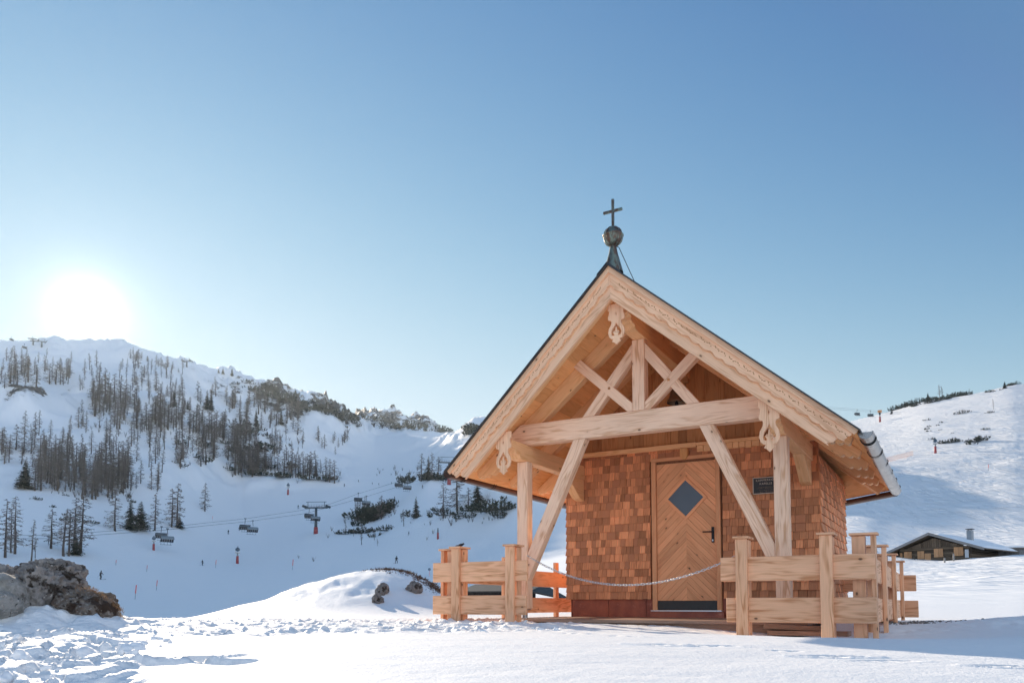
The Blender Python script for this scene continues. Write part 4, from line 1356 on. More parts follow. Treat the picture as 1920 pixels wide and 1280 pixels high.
fl = empty('timber_fence', loc2w(-1.8, -2.6, -.3), -YAW)
tag(fl, 'larch plank fence on the left of the porch, lower than the post beside it', 'fence', 'larch fences of the chapel yard')
fl['label'] = 'larch plank fence left of the porch where the chain hooks on'
off = V((-1.8, -2.6, -.3))
rail(fl, (-2.432, FT, .352), (-1.106, FT + .045, .592)); rail(fl, (-2.432, FT, -.043), (-1.12, FT + .045, .186))
fence_post(fl, -2.073, FT, 's', 1, -.45, .758); fence_post(fl, -1.316, FT, 's', 1, -.45, .758)
rail(fl, (-2.352, FT + .047, .350), (-2.308, 2.6, .585)); rail(fl, (-2.352, FT + .047, -.045), (-2.308, 2.6, .182))
for t in (-2.42, 2.35):
    fence_post(fl, -2.354, t, 't', -1, -.45, .748)
for t in (-.9, .75):
    e = empty('post', parent=fl)
    mb = MB(); mb.box((-2.40, t - .057, -.45), (-2.355, t + .057, .75)); mb.build('outer_plank', M['fence'], e, bevel=.004)
shift(fl, off)

# chain across the porch
cn = empty('chain', loc2w(0, -2.5, .3), -YAW)
tag(cn, 'bright steel link chain hung across the porch between the two fences', 'chain')
A_, B_ = V((-1.19, -2.40, .648)), V((1.285, -2.44, .585))
sag = .325
pts = []
for k in range(400):
    q = k / 399; p = A_.lerp(B_, q); p.z -= sag * 4 * q * (1 - q) * (1.0 - .12 * (q - .5)); pts.append(p)
acc = [0]
for i in range(1, 400): acc.append(acc[-1] + (pts[i] - pts[i - 1]).length)
pitch = .0345; NL = int(acc[-1] / pitch)
mb = MB()
for k in range(NL):
    d = (k + .5) * pitch; i = int(np.searchsorted(acc, d)); i = min(max(i, 1), 399)
    c = pts[i - 1].lerp(pts[i], (d - acc[i - 1]) / max(acc[i] - acc[i - 1], 1e-9)); t = (pts[i] - pts[i - 1]).normalized()
    u = t.cross(V((0, 1, 0))).normalized(); w = t.cross(u)
    sv = (u * .85 + w * .5) if k % 2 else (w * .85 - u * .5)
    sv.normalize(); L2, r2 = .0165, .0105
    loop = [c + t * (L2 * math.cos(a) * 1.0 + (.008 if math.cos(a) > 0 else -.008)) + sv * (r2 * math.sin(a)) for a in np.linspace(0, 2 * math.pi, 13)]
    mb.tube(loop, .0037, 6, cap=False)
for e in (A_, B_): mb.tube([e, e + V((0, -.03, .01))], .006, 6)
co_ = mb.build('links', M['chain'], cn, smooth=True); co_.location = -V((0, -2.5, .3))

# boards left under the right fence
for i, (x0, x1, y, z, lab) in enumerate(((1.52, 2.3, -2.15, -.215, 'short sawn board lying on the snow under the right fence, below another'), (1.48, 2.05, -2.13, -.158, 'short sawn board lying on top of another under the right fence'))):
    mb = MB(); mb.box((-.5 * (x1 - x0), -.09, -.024), (.5 * (x1 - x0), .09, .024))
    o = mb.build('sawn_board', M['deck'], None, bevel=.003); o.location = loc2w((x0 + x1) / 2, y, z); o.rotation_euler = (0, .03 * i, -YAW - .06 + .1 * i)
    tag(o, lab, 'board', 'boards under the fence')
# bird on the left post cap
bd = empty('small_bird', loc2w(-2.05, -2.56, .782), -YAW + .5)
tag(bd, 'tiny black bird perched on the capped post of the left fence', 'bird')
mb = MB(); mb.lathe([(.001, -.028), (.014, -.02), (.02, 0), (.016, .02), (.006, .035), (.001, .038)], n=10)
for p in range(len(mb.v)): v = mb.v[p]; mb.v[p] = V((v.z * 1.15, v.x * .8, v.y + .022 + v.z * .25))
mb.lathe([(.001, -.012), (.010, -.006), (.012, .002), (.007, .01), (.001, .012)], (.034, 0, .038), 8)
mb.tube([V((-.03, 0, .018)), V((-.062, 0, .012))], [.008, .004], 4); mb.tube([V((.044, 0, .038)), V((.058, 0, .036))], [.003, .001], 4); mb.tube([V((0, .006, .006)), V((0, .006, -.004))], .0015, 4); mb.tube([V((0, -.006, .006)), V((0, -.006, -.004))], .0015, 4)
mb.build('body', M['dark'], bd, smooth=True)
# ---------------------------------------------------------------- trees: a few grown meshes, then one object (or tree with parts) per tree
RT = random.Random(5)


def rv(a, b): return RT.uniform(a, b)


def larch_parts(h, dens=1.0, lean=0.0, low=.12, spread=.21):
    """bare larch: tapered trunk, drooping limbs, combs of fine twigs"""
    tr = MB(); cr = MB()
    bend = [V((lean * h * (k / 6) ** 1.4 + rv(-.05, .05), rv(-.05, .05), h * k / 6)) for k in range(7)]
    tr.tube(bend, [.020 * h * (1 - k / 6.3) + .012 for k in range(7)], 6, tone=.4)
    n = int(h * 6.2 * dens)
    for i in range(n):
        q = low + (1 - low) * ((i + rv(0, 1)) / n)
        z = q * h; k = min(int(q * 6), 5); f = q * 6 - k
        base = bend[k].lerp(bend[k + 1], f)
        L = h * spread * (1 - q) ** .75 * rv(.55, 1.15) + .25
        if q < low + .1: L *= rv(.3, .8)
        az = rv(0, 2 * math.pi); d = V((math.cos(az), math.sin(az), 0))
        pts = [base, base + d * L * .45 + V((0, 0, -L * rv(.0, .16))), base + d * L * .8 + V((0, 0, -L * rv(.05, .26))), base + d * L + V((0, 0, -L * rv(.0, .2)))]
        cr.tube(pts, [.05, .04, .028, .012], 3, cap=False, tone=rv(.1, .5))
        m = int(6 + L * 6)
        for j in range(m):
            w = rv(.15, 1.0); kk = min(int(w * 3), 2); p = pts[kk].lerp(pts[kk + 1], w * 3 - kk)
            l2 = rv(.3, .75) * (.5 + .5 * L / (h * spread)); side = d.cross(V((0, 0, 1))) * rv(-1, 1) + d * rv(.1, .6) + V((0, 0, rv(-.75, .25)))
            side.normalize(); wv = side.cross(V((rv(-1, 1), rv(-1, 1), rv(-1, 1)))).normalized() * rv(.028, .055)
            cr.tri(p - wv, p + wv, p + side * l2, rv(.2, 1))
    return tr, cr


def spruce_parts(h, width=.19, dens=1.0):
    tr = MB(); cr = MB()
    tr.tube([V((0, 0, 0)), V((0, 0, h * .5)), V((0, 0, h * .97))], [.022 * h, .014 * h, .01], 6, tone=.3)
    layers = int(h * 2.6)
    for i in range(layers):
        q = .06 + .93 * i / layers; z = q * h; R = h * width * (1 - q) ** .85 * rv(.8, 1.15) + .12
        nb = int(6 + 7 * (1 - q) * dens)
        for b in range(nb):
            az = rv(0, 6.283); d = V((math.cos(az), math.sin(az), 0)); r = R * rv(.65, 1.12)
            p0 = V((0, 0, z + rv(-.1, .1))); r *= 1.0; droop = rv(.2, .5)
            side = V((-d.y, d.x, 0)); segs = 4; tone = rv(.0, .8)
            for s_ in range(segs):
                w0 = s_ / segs; c = p0 + d * r * (w0 + .5 / segs) + V((0, 0, -r * droop * w0 + .06 * r))
                for e in range(3):
                    ww = r * .36 * (1.15 - w0) * rv(.6, 1.2)
                    t = (d * rv(.2, 1) + side * rv(-1.2, 1.2) + V((0, 0, rv(-.55, .2)))).normalized()
                    n_ = t.cross(V((rv(-.4, .4), rv(-.4, .4), 1))).normalized() * ww * .42
                    cr.tri(c - n_, c + n_, c + t * (ww + .16), min(1, max(0, tone + rv(-.2, .3))))
    for e in range(10): cr.tri(V((-.05, 0, h * .95)), V((.05, 0, h * .95)), V((rv(-.05, .05), rv(-.05, .05), h * 1.02)), .4)
    return tr, cr


def bush(n, w, h, blades=True):
    """dwarf pine: a sprawl of upturned needle brushes"""
    mb = MB()
    for i in range(n):
        a = rv(0, 6.283); r = w * math.sqrt(rv(0, 1)); c = V((r * math.cos(a), r * math.sin(a) * .8, 0)); top = h * (1 - .6 * (r / w) ** 2) * rv(.5, 1.1)
        lean = V((math.cos(a) * .6 * r / w, math.sin(a) * .5 * r / w, 1)).normalized()
        mb.tube([V((0, 0, .05)), c * .5 + V((0, 0, .10)), c + V((0, 0, .08))], [.05, .04, .025], 3, cap=False, tone=.1)
        mb.tube([c + V((0, 0, -.15)), c + lean * top * .8], [.025, .012], 3, cap=False, tone=.1)
        for k in range(13):
            q = rv(.25, 1); p = c + lean * top * q
            t = (lean * rv(.2, 1) + V((rv(-1, 1), rv(-1, 1), rv(-.1, .6)))).normalized(); l = rv(.16, .34) * (.5 + h * .4)
            n_ = t.cross(V((rv(-1, 1), rv(-1, 1), rv(-1, 1)))).normalized() * l * .26
            mb.tri(p - n_, p + n_, p + t * l, rv(0, 1) * (.4 + .6 * q))
    return mb


def bare_shrub(h):
    mb = MB()
    for i in range(9):
        a = rv(0, 6.283); d = V((math.cos(a) * .35, math.sin(a) * .35, 1)).normalized(); l = h * rv(.55, 1)
        mb.tube([V((0, 0, -.1)), d * l * .5, d * l + V((rv(-.1, .1), rv(-.1, .1), 0))], [.03, .02, .008], 3, cap=False, tone=.3)
        for k in range(12):
            q = rv(.2, 1); p = d * l * q; t = V((rv(-1, 1), rv(-1, 1), rv(.1, 1))).normalized(); w = t.orthogonal().normalized() * .014
            mb.tri(p - w, p + w, p + t * rv(.15, .4) * h * .4, rv(.2, 1))
    return mb


def joined(name, parts, mats):
    a, b = parts; mb = MB()
    for i, q in enumerate((a, b)):
        o = len(mb.v); mb.v += q.v; mb.f += [[k + o for k in f] for f in q.f]; mb.uv += q.uv; mb.tone += q.tone; mb.mi += [i] * len(q.f)
    return mb.mesh(name, mats)


HL, HS = 10.0, 8.0
_L = [larch_parts(HL, 1.0, rv(-.04, .04)) for _ in range(3)] + [larch_parts(HL, .75, .05, .3, .16), larch_parts(HL, .8, -.05, .35, .15), larch_parts(HL, 1.25, 0, .08, .24)]
LARCH_S = [joined('larch_tree', p, [M['bark'], M['twig']]) for p in _L]
LARCH_P = [(p[0].mesh('trunk', M['bark']), p[1].mesh('crown', M['twig'])) for p in _L]
_S = [spruce_parts(HS, .24), spruce_parts(HS, .32, 1.2), spruce_parts(HS, .19, .9)]
SPRUCE_S = [joined('spruce_tree', p, [M['bark'], M['needle']]) for p in _S]
SPRUCE_P = [(p[0].mesh('trunk', M['bark']), p[1].mesh('crown', M['needle'])) for p in _S]
BUSH = [bush(26, 1.5, 1.3).mesh('dwarf_pine', M['pine']), bush(16, 1.0, 1.1).mesh('dwarf_pine', M['pine']), bush(44, 2.4, 1.5).mesh('dwarf_pine', M['pine'])]
SHRUB = [bare_shrub(2.0).mesh('bare_shrub', M['twig']) for _ in range(2)]


def plant(kind, px, py, hpx, label, cat, group=None, parts=False, var=None, ymin=60, wide=1.0, sink=.15, P=None):
    P = P or hit(px, py, ymin)
    d = P.y * CP + P.z * SP; h = hpx * d / F
    src, base = {'larch': (LARCH_P if parts else LARCH_S, HL), 'spruce': (SPRUCE_P if parts else SPRUCE_S, HS), 'bush': (BUSH, 1.4), 'shrub': (SHRUB, 2.0)}[kind]
    me = src[var if var is not None else RT.randrange(len(src))]
    sc = h / base
    nm = {'larch': 'larch_tree', 'spruce': 'spruce_tree', 'bush': 'dwarf_pine', 'shrub': 'bare_shrub'}[kind]
    if parts and kind in ('larch', 'spruce'):
        o = empty(nm)
        for n_, m_ in zip(('trunk', 'crown'), me): link_mesh(n_, m_, o)
    else:
        o = link_mesh(nm, me)
    o.location = P - V((0, 0, sink)); o.rotation_euler = (0, 0, rv(0, 6.28)); o.scale = (sc * wide, sc * wide, sc)
    return tag(o, label, cat, group)


# single trees one can point to: kind, px, foot row, height in px, variant, width, label
ONE = [
    ('larch', 10, 1045, 112, 0, .8, 'tall bare larch at the left edge of the photo above the boulders'),
    ('larch', 20, 1036, 84, 3, .8, 'thin bare larch squeezed between two taller larches at the left edge'),
    ('larch', 28, 1038, 110, 2, .8, 'bare larch second of the tall pair at the left edge'),
    ('larch', 59, 1052, 80, 3, .7, 'spindly bare larch sapling alone above the dark left boulders'),
    ('larch', 66, 1046, 42, 4, .7, 'short spindly larch sapling just right of a taller sapling'),
    ('larch', 96, 1028, 76, 0, 1.1, 'wide bare larch leftmost in the clump above the biggest boulder'),
    ('larch', 118, 1042, 92, 4, 1.0, 'leaning bare larch with a crooked trunk in the clump above the boulders'),
    ('larch', 129, 1042, 88, 3, 1.0, 'second leaning bare larch beside the crooked one above the boulders'),
    ('larch', 139, 1038, 108, 1, .95, 'tallest bare larch of the clump above the boulders'),
    ('larch', 151, 1036, 112, 2, 1.0, 'bare larch rightmost in the clump above the boulders'),
    ('spruce', 141, 1040, 44, 1, 1.3, 'low dark conifer at the foot of the larch clump above the boulders'),
    ('larch', 215, 995, 74, 5, 1.0, 'bare larch with long drooping limbs standing apart left of the dark conifers'),
    ('spruce', 244, 994, 62, 1, .95, 'dark pointed conifer left in the close pair above the piste'),
    ('spruce', 263, 994, 58, 1, 1.2, 'broad rounded dark conifer right in the close pair above the piste'),
    ('larch', 290, 994, 72, 0, .9, 'grey bare larch just right of the dark conifer pair'),
    ('larch', 322, 988, 74, 5, .9, 'dense bare larch left of two at the rim of the piste'),
    ('larch', 332, 988, 84, 1, .9, 'taller bare larch right of two at the rim of the piste'),
    ('spruce', 336, 990, 26, 1, 1.5, 'low spreading dark conifer below the larches at the piste rim'),
    ('spruce', 46, 916, 56, 1, 1.25, 'dense brown green conifer below the sunlit cliff at far left'),
    ('larch', 384, 958, 54, 5, .8, 'small lone conifer on the open snow between the forest and the piste'),
    ('larch', 611, 902, 46, 0, 1.0, 'bare larch left of the close trio at the end of the snow bank'),
    ('larch', 618, 903, 44, 5, 1.0, 'bare larch in the middle of the close trio ending the snow bank'),
    ('larch', 627, 905, 44, 1, 1.1, 'bare larch right of the close trio at the end of the snow bank'),
    ('spruce', 592, 892, 22, 0, 1.2, 'small dark spruce left of the trio on the snow bank'),
    ('larch', 790, 902, 53, 1, .95, 'bare larch left of the dark spruce on the crest by the roof'),
    ('spruce', 803, 901, 48, 2, 1.05, 'slim dark spruce among larches on the crest left of the roof'),
    ('larch', 810, 899, 52, 0, .9, 'bare larch right behind the slim dark spruce on the crest'),
    ('larch', 821, 899, 44, 4, 1.1, 'open bare larch rightmost on the crest left of the roof tip'),
    ('larch', 715, 973, 46, 5, 1.05, 'bare larch among dwarf pines in the middle of the piste'),
    ('spruce', 780, 971, 42, 0, 1.1, 'lone dark green spruce on the white rise left of the chapel'),
    ('larch', 757, 986, 33, 3, .9, 'small thin larch left of the lone green spruce'),
    ('larch', 831, 971, 68, 0, .9, 'leaning bare larch below the left roof tip'),
    ('larch', 857, 958, 82, 5, 1.1, 'large bare larch with wide limbs under the left roof tip'),
    ('spruce', 895, 957, 62, 1, 1.0, 'big dark spruce below the left gutter of the chapel'),
    ('larch', 878, 956, 44, 5, 1.1, 'bare larch between the wide limbed larch and the big dark spruce'),
    ('larch', 678, 1021, 28, 4, 1.0, 'small bare larch sapling lowest on the piste left of the snowboarder'),
    ('larch', 702, 1012, 22, 3, 1.0, 'tiny larch sapling right of the lowest sapling on the piste'),
    ('larch', 708, 1023, 15, 4, 1.0, 'smallest larch sapling low on the open piste'),
    ('larch', 648, 997, 20, 4, .9, 'thin sapling on the snow left of the dwarf pine patch'),
    ('larch', 663, 1005, 18, 3, .9, 'bent sapling just left of the dwarf pine patch'),
    ('spruce', 326, 762, 34, 0, 1.0, 'dark spruce standing out on the snow high on the left slope'),
    ('spruce', 352, 768, 20, 2, 1.2, 'slim dark spruce right of the lone spruce high on the slope'),
    ('spruce', 388, 768, 38, 2, 1.1, 'left of two slim dark spruces side by side below the ridge'),
    ('spruce', 395, 770, 38, 2, 1.1, 'right of two slim dark spruces side by side below the ridge'),
    ('spruce', 527, 796, 31, 2, 1.1, 'dark spruce under the rocky ridge above the empty snow'),
    ('spruce', 480, 800, 36, 0, .8, 'dark spruce in front of the larch stand below the rocks'),
    ('spruce', 410, 699, 9, 0, 1.2, 'small spruce leftmost of three on the left skyline'),
    ('spruce', 418, 700, 12, 2, 1.4, 'small spruce in the middle of three on the left skyline'),
    ('spruce', 435, 704, 16, 0, 1.1, 'spruce biggest of three on the left skyline'),
    ('spruce', 554, 739, 12, 2, 1.3, 'small spruce on the skyline above the rocks'),
    ('spruce', 612, 762, 11, 2, 1.3, 'lowest small spruce on the left skyline'),
    ('spruce', 1740, 753, 18, 1, 1.0, 'dark spruce on the sunlit right skyline left of the bare trees'),
    ('larch', 1762, 744, 27, 3, .9, 'bare tall tree left of two on the sunlit right skyline'),
    ('larch', 1767, 744, 24, 4, .9, 'bare tree right of two on the sunlit right skyline'),
    ('spruce', 1884, 728, 14, 1, 1.2, 'small dark spruce high on the right skyline near the photo edge'),
    ('spruce', 1672, 776, 13, 0, 1.1, 'small dark spruce by the red snow lance on the right slope'),
    ('larch', 1817, 741, 13, 4, 1.0, 'thin leafless sapling on the right skyline beyond the dwarf pines'),
    ('larch', 1863, 768, 22, 3, .6, 'bent thin sapling on the open sunlit right slope'),
]
for kind, px, py, hpx, var, wide, lab in ONE:
    plant(kind, px, py, hpx, lab, 'tree', parts=hpx >= 40, var=var, wide=wide * (1.3 if kind == 'larch' and hpx > 40 else 1.1), ymin=90)

# stands: (kind, count, px range, foot row as a line y = a + b*(x-x0), spread, height range, label, group)
STANDS = [
    ('larch', 62, 58, 242, 900, .10, 26, (52, 82), 'bare larch in the dense stand on the shaded lower left slope', 'larches of the dense lower stand'),
    ('larch', 26, 0, 140, 712, .0, 16, (28, 46), 'bare larch above the cliff band at the far upper left', 'larches above the cliff band'),
    ('larch', 50, 170, 335, 770, .1, 30, (36, 58), 'bare larch high on the left slope under the sun', 'larches of the high stand'),
    ('larch', 54, 330, 480, 840, .1, 42, (36, 60), 'bare larch on the mid left slope below the rocks', 'larches below the rocks'),
    ('larch', 24, 420, 560, 772, .16, 26, (26, 44), 'bare larch growing between the rock outcrops of the ridge', 'larches among the ridge rocks'),
    ('larch', 24, 243, 335, 668, .33, 6, (10, 20), 'small tree silhouetted on the left ridge beside the sun', 'trees along the left ridge'),
    ('larch', 30, 440, 600, 878, .10, 7, (30, 52), 'bare larch in the row above the snow bank', 'larches above the snow bank'),
    ('larch', 10, 0, 60, 858, .0, 18, (36, 50), 'bare larch at the far left below the open snow', 'larches at the far left'),
    ('larch', 8, 655, 705, 968, -.2, 4, (18, 34), 'thin bare sapling in the thicket left of the larch on the piste', 'saplings of the piste thicket'),
    ('larch', 7, 620, 660, 824, .2, 10, (14, 26), 'bare tree in the sparse clump on the upper piste edge', 'sparse upper clump'),
]
for kind, n, x0, x1, ya, b, sp, (h0, h1), lab, grp in STANDS:
    for i in range(n):
        px = rv(x0, x1); py = ya + b * (px - x0) + rv(-1, 1) * sp
        plant(kind, px, py, rv(h0, h1), lab, 'tree', grp, wide=rv(1.05, 1.55), ymin=120)

BUSHES = [
    (44, 436, 640, 714, .33, 13, (5, 12), 'dark dwarf pine clinging to the rocky left ridge', 'dwarf pines along the left ridge'),
    (18, 640, 740, 790, .05, 10, (4, 8), 'dark dwarf pine on the low saddle ridge', 'dwarf pines on the saddle ridge'),
    (16, 740, 880, 805, -.05, 8, (5, 11), 'dark dwarf pine on the crest left of the roof', 'dwarf pines on the crest by the roof'),
    (30, 330, 560, 830, .12, 48, (8, 16), 'dark dwarf pine scattered on the shaded left slope', 'dwarf pines of the left slope'),
    (12, 440, 630, 884, .09, 5, (8, 14), 'dark dwarf pine along the top of the snow bank', 'dwarf pines on the snow bank'),
    (20, 672, 735, 980, -.45, 8, (10, 20), 'dark dwarf pine in the patch in the middle of the piste', 'dwarf pines of the piste patch'),
    (10, 640, 745, 1000, .0, 6, (6, 12), 'low dwarf pine tuft in the snow below the piste patch', 'dwarf pine tufts below the patch'),
    (14, 757, 835, 903, -.10, 4, (8, 16), 'dark dwarf pine on the crest below the chairlift', 'dwarf pines under the crest larches'),
    (16, 740, 905, 970, -.06, 9, (7, 15), 'dark dwarf pine among the trees below the roof tip', 'dwarf pines below the roof tip'),
    (8, 895, 965, 955, .0, 18, (9, 22), 'dark dwarf pine behind the left porch post', 'dwarf pines behind the porch post'),
    (30, 1676, 1815, 766, -.21, 4, (4, 10), 'dwarf pine along the sunlit right skyline', 'dwarf pines on the right skyline'),
    (8, 1850, 1918, 736, -.28, 3, (3, 6), 'dwarf pine high on the right skyline', 'dwarf pines on the upper right skyline'),
    (14, 1735, 1870, 810, -.1, 30, (3, 7), 'small tuft poking through the sunlit right slope', 'tufts on the right slope'),
    (6, 1778, 1842, 830, -.05, 7, (6, 11), 'dwarf pine clump in the middle of the right slope', 'dwarf pines on the right slope'),
    (12, 60, 330, 960, .0, 40, (4, 10), 'small dark shrub on the shaded snow of the lower left', 'shrubs on the lower left snow'),
    (10, 880, 905, 808, .0, 6, (8, 16), 'dwarf pine beside the left roof edge', 'dwarf pines beside the roof edge'),
]
for n, x0, x1, ya, b, sp, (h0, h1), lab, grp in BUSHES:
    for i in range(n):
        px = rv(x0, x1); py = ya + b * (px - x0) + rv(-1, 1) * sp
        plant('bush', px, py, rv(h0, h1), lab, 'shrub', grp, wide=rv(.9, 1.6), ymin=90)
for px, py, hp, lab in ((588, 1052, 12, 'bare twiggy shrub on the shaded piste left of the knoll'), (560, 1046, 9, 'tiny bare shrub left of another on the shaded piste'),
                        (622, 995, 12, 'bare shrub on the piste right of the lift tower'), (615, 1008, 11, 'thin bare shrub below the lift tower'),
                        (800, 1012, 10, 'small shrub below the lone green spruce'), (925, 968, 26, 'leafless bush behind the left porch post'),
                        (846, 985, 20, 'leafless bush below the wide limbed larch'), (910, 950, 30, 'leafless bush right of the big dark spruce'), (560, 832, 16, 'pale leafless bush on the upper slope'),
                        (652, 812, 14, 'leafless bush beside the upper piste'), (812, 1000, 12, 'reddish leafless shrub above the padded pole')):
    plant('shrub', px, py, hp, lab, 'shrub', wide=1.2, ymin=90)

# beyond the 300 nearest larches: the remaining far trees and the brush between the trunks, one mass each
def merged(name, items, mats, label, cat):
    """items: (mesh, point, scale xy, scale z)"""
    V3 = []; LI = []; LS = []; MI = []; TN = []; vo = 0; lo = 0
    cache = {}
    for me, P, sx, sz in items:
        if me.name not in cache:
            co = np.empty(len(me.vertices) * 3, np.float32); me.vertices.foreach_get('co', co)
            li = np.empty(len(me.loops), np.int32); me.loops.foreach_get('vertex_index', li)
            ls = np.empty(len(me.polygons), np.int32); me.polygons.foreach_get('loop_start', ls)
            mi = np.empty(len(me.polygons), np.int32); me.polygons.foreach_get('material_index', mi)
            tn = np.empty(len(me.polygons), np.float32); me.attributes['tone'].data.foreach_get('value', tn)
            cache[me.name] = (co.reshape(-1, 3), li, ls, mi, tn)
        co, li, ls, mi, tn = cache[me.name]
        a = rv(0, 6.28); c, s = math.cos(a), math.sin(a)
        q = np.stack([(co[:, 0] * c - co[:, 1] * s) * sx + P.x, (co[:, 0] * s + co[:, 1] * c) * sx + P.y, co[:, 2] * sz + P.z], -1)
        V3.append(q); LI.append(li + vo); LS.append(ls + lo); MI.append(mi); TN.append(tn); vo += len(co); lo += len(li)
    V3 = np.concatenate(V3); LI = np.concatenate(LI); LS = np.concatenate(LS); MI = np.concatenate(MI); TN = np.concatenate(TN)
    me = bpy.data.meshes.new(name); me.vertices.add(len(V3)); me.vertices.foreach_set('co', V3.astype(np.float32).ravel())
    me.loops.add(len(LI)); me.loops.foreach_set('vertex_index', LI); me.polygons.add(len(LS)); me.polygons.foreach_set('loop_start', LS.astype(np.int32))
    me.polygons.foreach_set('material_index', MI); me.update(calc_edges=True)
    at = me.attributes.new('tone', 'FLOAT', 'FACE'); at.data.foreach_set('value', TN)
    for m in mats: me.materials.append(m)
    return tag(link_mesh(name, me), label, cat, kind='stuff')


def scatter(regs, metas):
    out = []
    for n, x0, x1, ya, b, sp, h0, h1 in regs:
        for i in range(n):
            px = rv(x0, x1); py = ya + b * (px - x0) + rv(-1, 1) * sp; P = hit(px, py, 120); me, base = RT.choice(metas)
            sz = rv(h0, h1) * P.y / F / base; out.append((me, P - V((0, 0, .2)), sz * rv(.8, 1.1), sz))
    return out


merged('larch_wood', scatter([(100, 150, 345, 748, .05, 64, 20, 40), (90, 40, 310, 862, .0, 60, 28, 52), (80, 330, 540, 800, .1, 64, 22, 42), (34, 0, 140, 692, .0, 24, 18, 30), (46, 440, 640, 846, .1, 36, 16, 34)],
       [(m, HL) for m in LARCH_S]), [M['bark'], M['twig']], 'smaller bare larches filling the woods on the shaded left slope', 'woodland')
merged('woodland_brush', scatter([(90, 60, 250, 895, .1, 30, 8, 22), (70, 330, 560, 830, .1, 55, 6, 16), (50, 170, 340, 775, .1, 40, 6, 14), (34, 440, 640, 876, .1, 12, 8, 16), (30, 640, 740, 985, -.3, 14, 8, 16), (30, 750, 930, 970, 0, 14, 6, 16), (24, 700, 900, 885, 0, 8, 5, 12)],
       [(m, 2.0) for m in SHRUB]), [M['twig']], 'leafless brown brush between the trees of the left slope', 'brush')
# ---------------------------------------------------------------- boulders at the lower left
from mathutils import noise as mno


def boulder(name, mat, c, rad, seed, amp=.22, rot=0.0, flat=.5, sub=5, ridge=.0):
    bm = bmesh.new(); bmesh.ops.create_icosphere(bm, subdivisions=sub, radius=1)
    o = V((seed * 7.1, seed * 3.3, seed * 1.7)); rq = random.Random(seed)
    planes = [(V((rq.gauss(0, 1), rq.gauss(0, 1), rq.gauss(0, .8))).normalized(), rq.uniform(.62, .92)) for _ in range(int(26 * min(amp * 4, 1)))]
    cr, sr = math.cos(rot), math.sin(rot)
    for v in bm.verts:
        p = v.co.copy(); n = p.normalized(); q0 = 1.0
        for pn, pd in planes:
            dt = n.dot(pn)
            if dt * q0 > pd: q0 = q0 + (pd / dt - q0) * .8
        k = q0 + .45 * amp * mno.fractal(n * 1.3 + o, 1.0, 2.1, 3) + amp * .34 * (1 - abs(mno.noise(n * 3.1 + o)) * 2) + amp * .34 * mno.fractal(n * 6.5 + o, .8, 2.1, 4)
        q = n * k
        q = V((math.copysign(abs(q.x) ** (1 - .12 * flat), q.x), math.copysign(abs(q.y) ** (1 - .12 * flat), q.y), math.copysign(abs(q.z) ** (1 - .2 * flat), q.z)))
        q = V((q.x * rad[0], q.y * rad[1], q.z * rad[2]))
        v.co = V((q.x * cr - q.z * sr, q.y, q.x * sr + q.z * cr))
    me = bpy.data.meshes.new(name); bm.to_mesh(me); bm.free()
    me.polygons.foreach_set('use_smooth', [True] * len(me.polygons)); me.materials.append(mat)
    ob = link_mesh(name, me); ob.location = c
    return ob


def bb(x0, x1, y0, y1, Y):
    """centre and half sizes of something filling these photo rows and columns at distance Y"""
    a, b = at_y(x0, (y0 + y1) / 2, Y), at_y(x1, (y0 + y1) / 2, Y); t, u = at_y((x0 + x1) / 2, y0, Y), at_y((x0 + x1) / 2, y1, Y)
    return V(((a.x + b.x) / 2, Y, (t.z + u.z) / 2)), (b.x - a.x) / 2, (t.z - u.z) / 2


for (x0, x1, y0, y1, Y, dep, mt, sd_, amp, rot, lab) in (
    (-32, 45, 1082, 1165, 7.55, .26, 'rockpale', 1, .10, 0, 'smooth rounded grey boulder at the left edge of the photo'),
    (-40, 30, 1112, 1162, 7.3, .2, 'rockpale', 2, .12, .1, 'pale low boulder in front of the smooth rounded one'),
    (32, 112, 1066, 1165, 7.85, .3, 'rock', 3, .34, -.3, 'craggy grey boulder between the rounded boulder and the heathery one'),
    (56, 150, 1050, 1122, 8.25, .32, 'rock', 4, .36, -.35, 'topmost pitted boulder of the pile with black hollows'),
    (-60, 66, 1060, 1190, 8.45, .3, 'rock', 5, .34, -.2, 'dark flat boulder behind the rounded one at far left'),
    (92, 234, 1098, 1192, 7.95, .38, 'heath', 6, .24, -.62, 'brown heather covered boulder at the right end of the pile')):
    c, hw, hh = bb(x0, x1, y0, y1, Y)
    b = boulder('boulder', M[mt], c, (hw * 1.2, dep * 1.15, hh * (1.18 if mt != 'heath' else .98)), sd_, amp, rot, flat=.5 if mt != 'heath' else -1.2, sub=6)
    tag(b, lab, 'boulder', 'boulders of the left pile')
for (x0, x1, y0, y1, Y, mt, sd_, lab) in (
    (706, 728, 1090, 1116, 16.2, 'rock', 11, 'pointed grey rock poking out of the snowy knoll'),
    (697, 718, 1113, 1132, 15.9, 'rock', 12, 'lower dark rock in the snow of the knoll'),
    (763, 792, 1088, 1112, 16.4, 'rock', 13, 'split dark rock on the shaded right side of the knoll')):
    G = hit((x0 + x1) / 2, y1 - 2, 14); c, hw, hh = bb(x0, x1, y0, y1, G.y)
    b = boulder('rock', M[mt], V((c.x, G.y + .05, G.z + hh * .55)), (hw * 1.1, .12, hh * 1.1), sd_, .42, -.6, sub=5, flat=1.6); tag(b, lab, 'rock', 'rocks on the knoll')

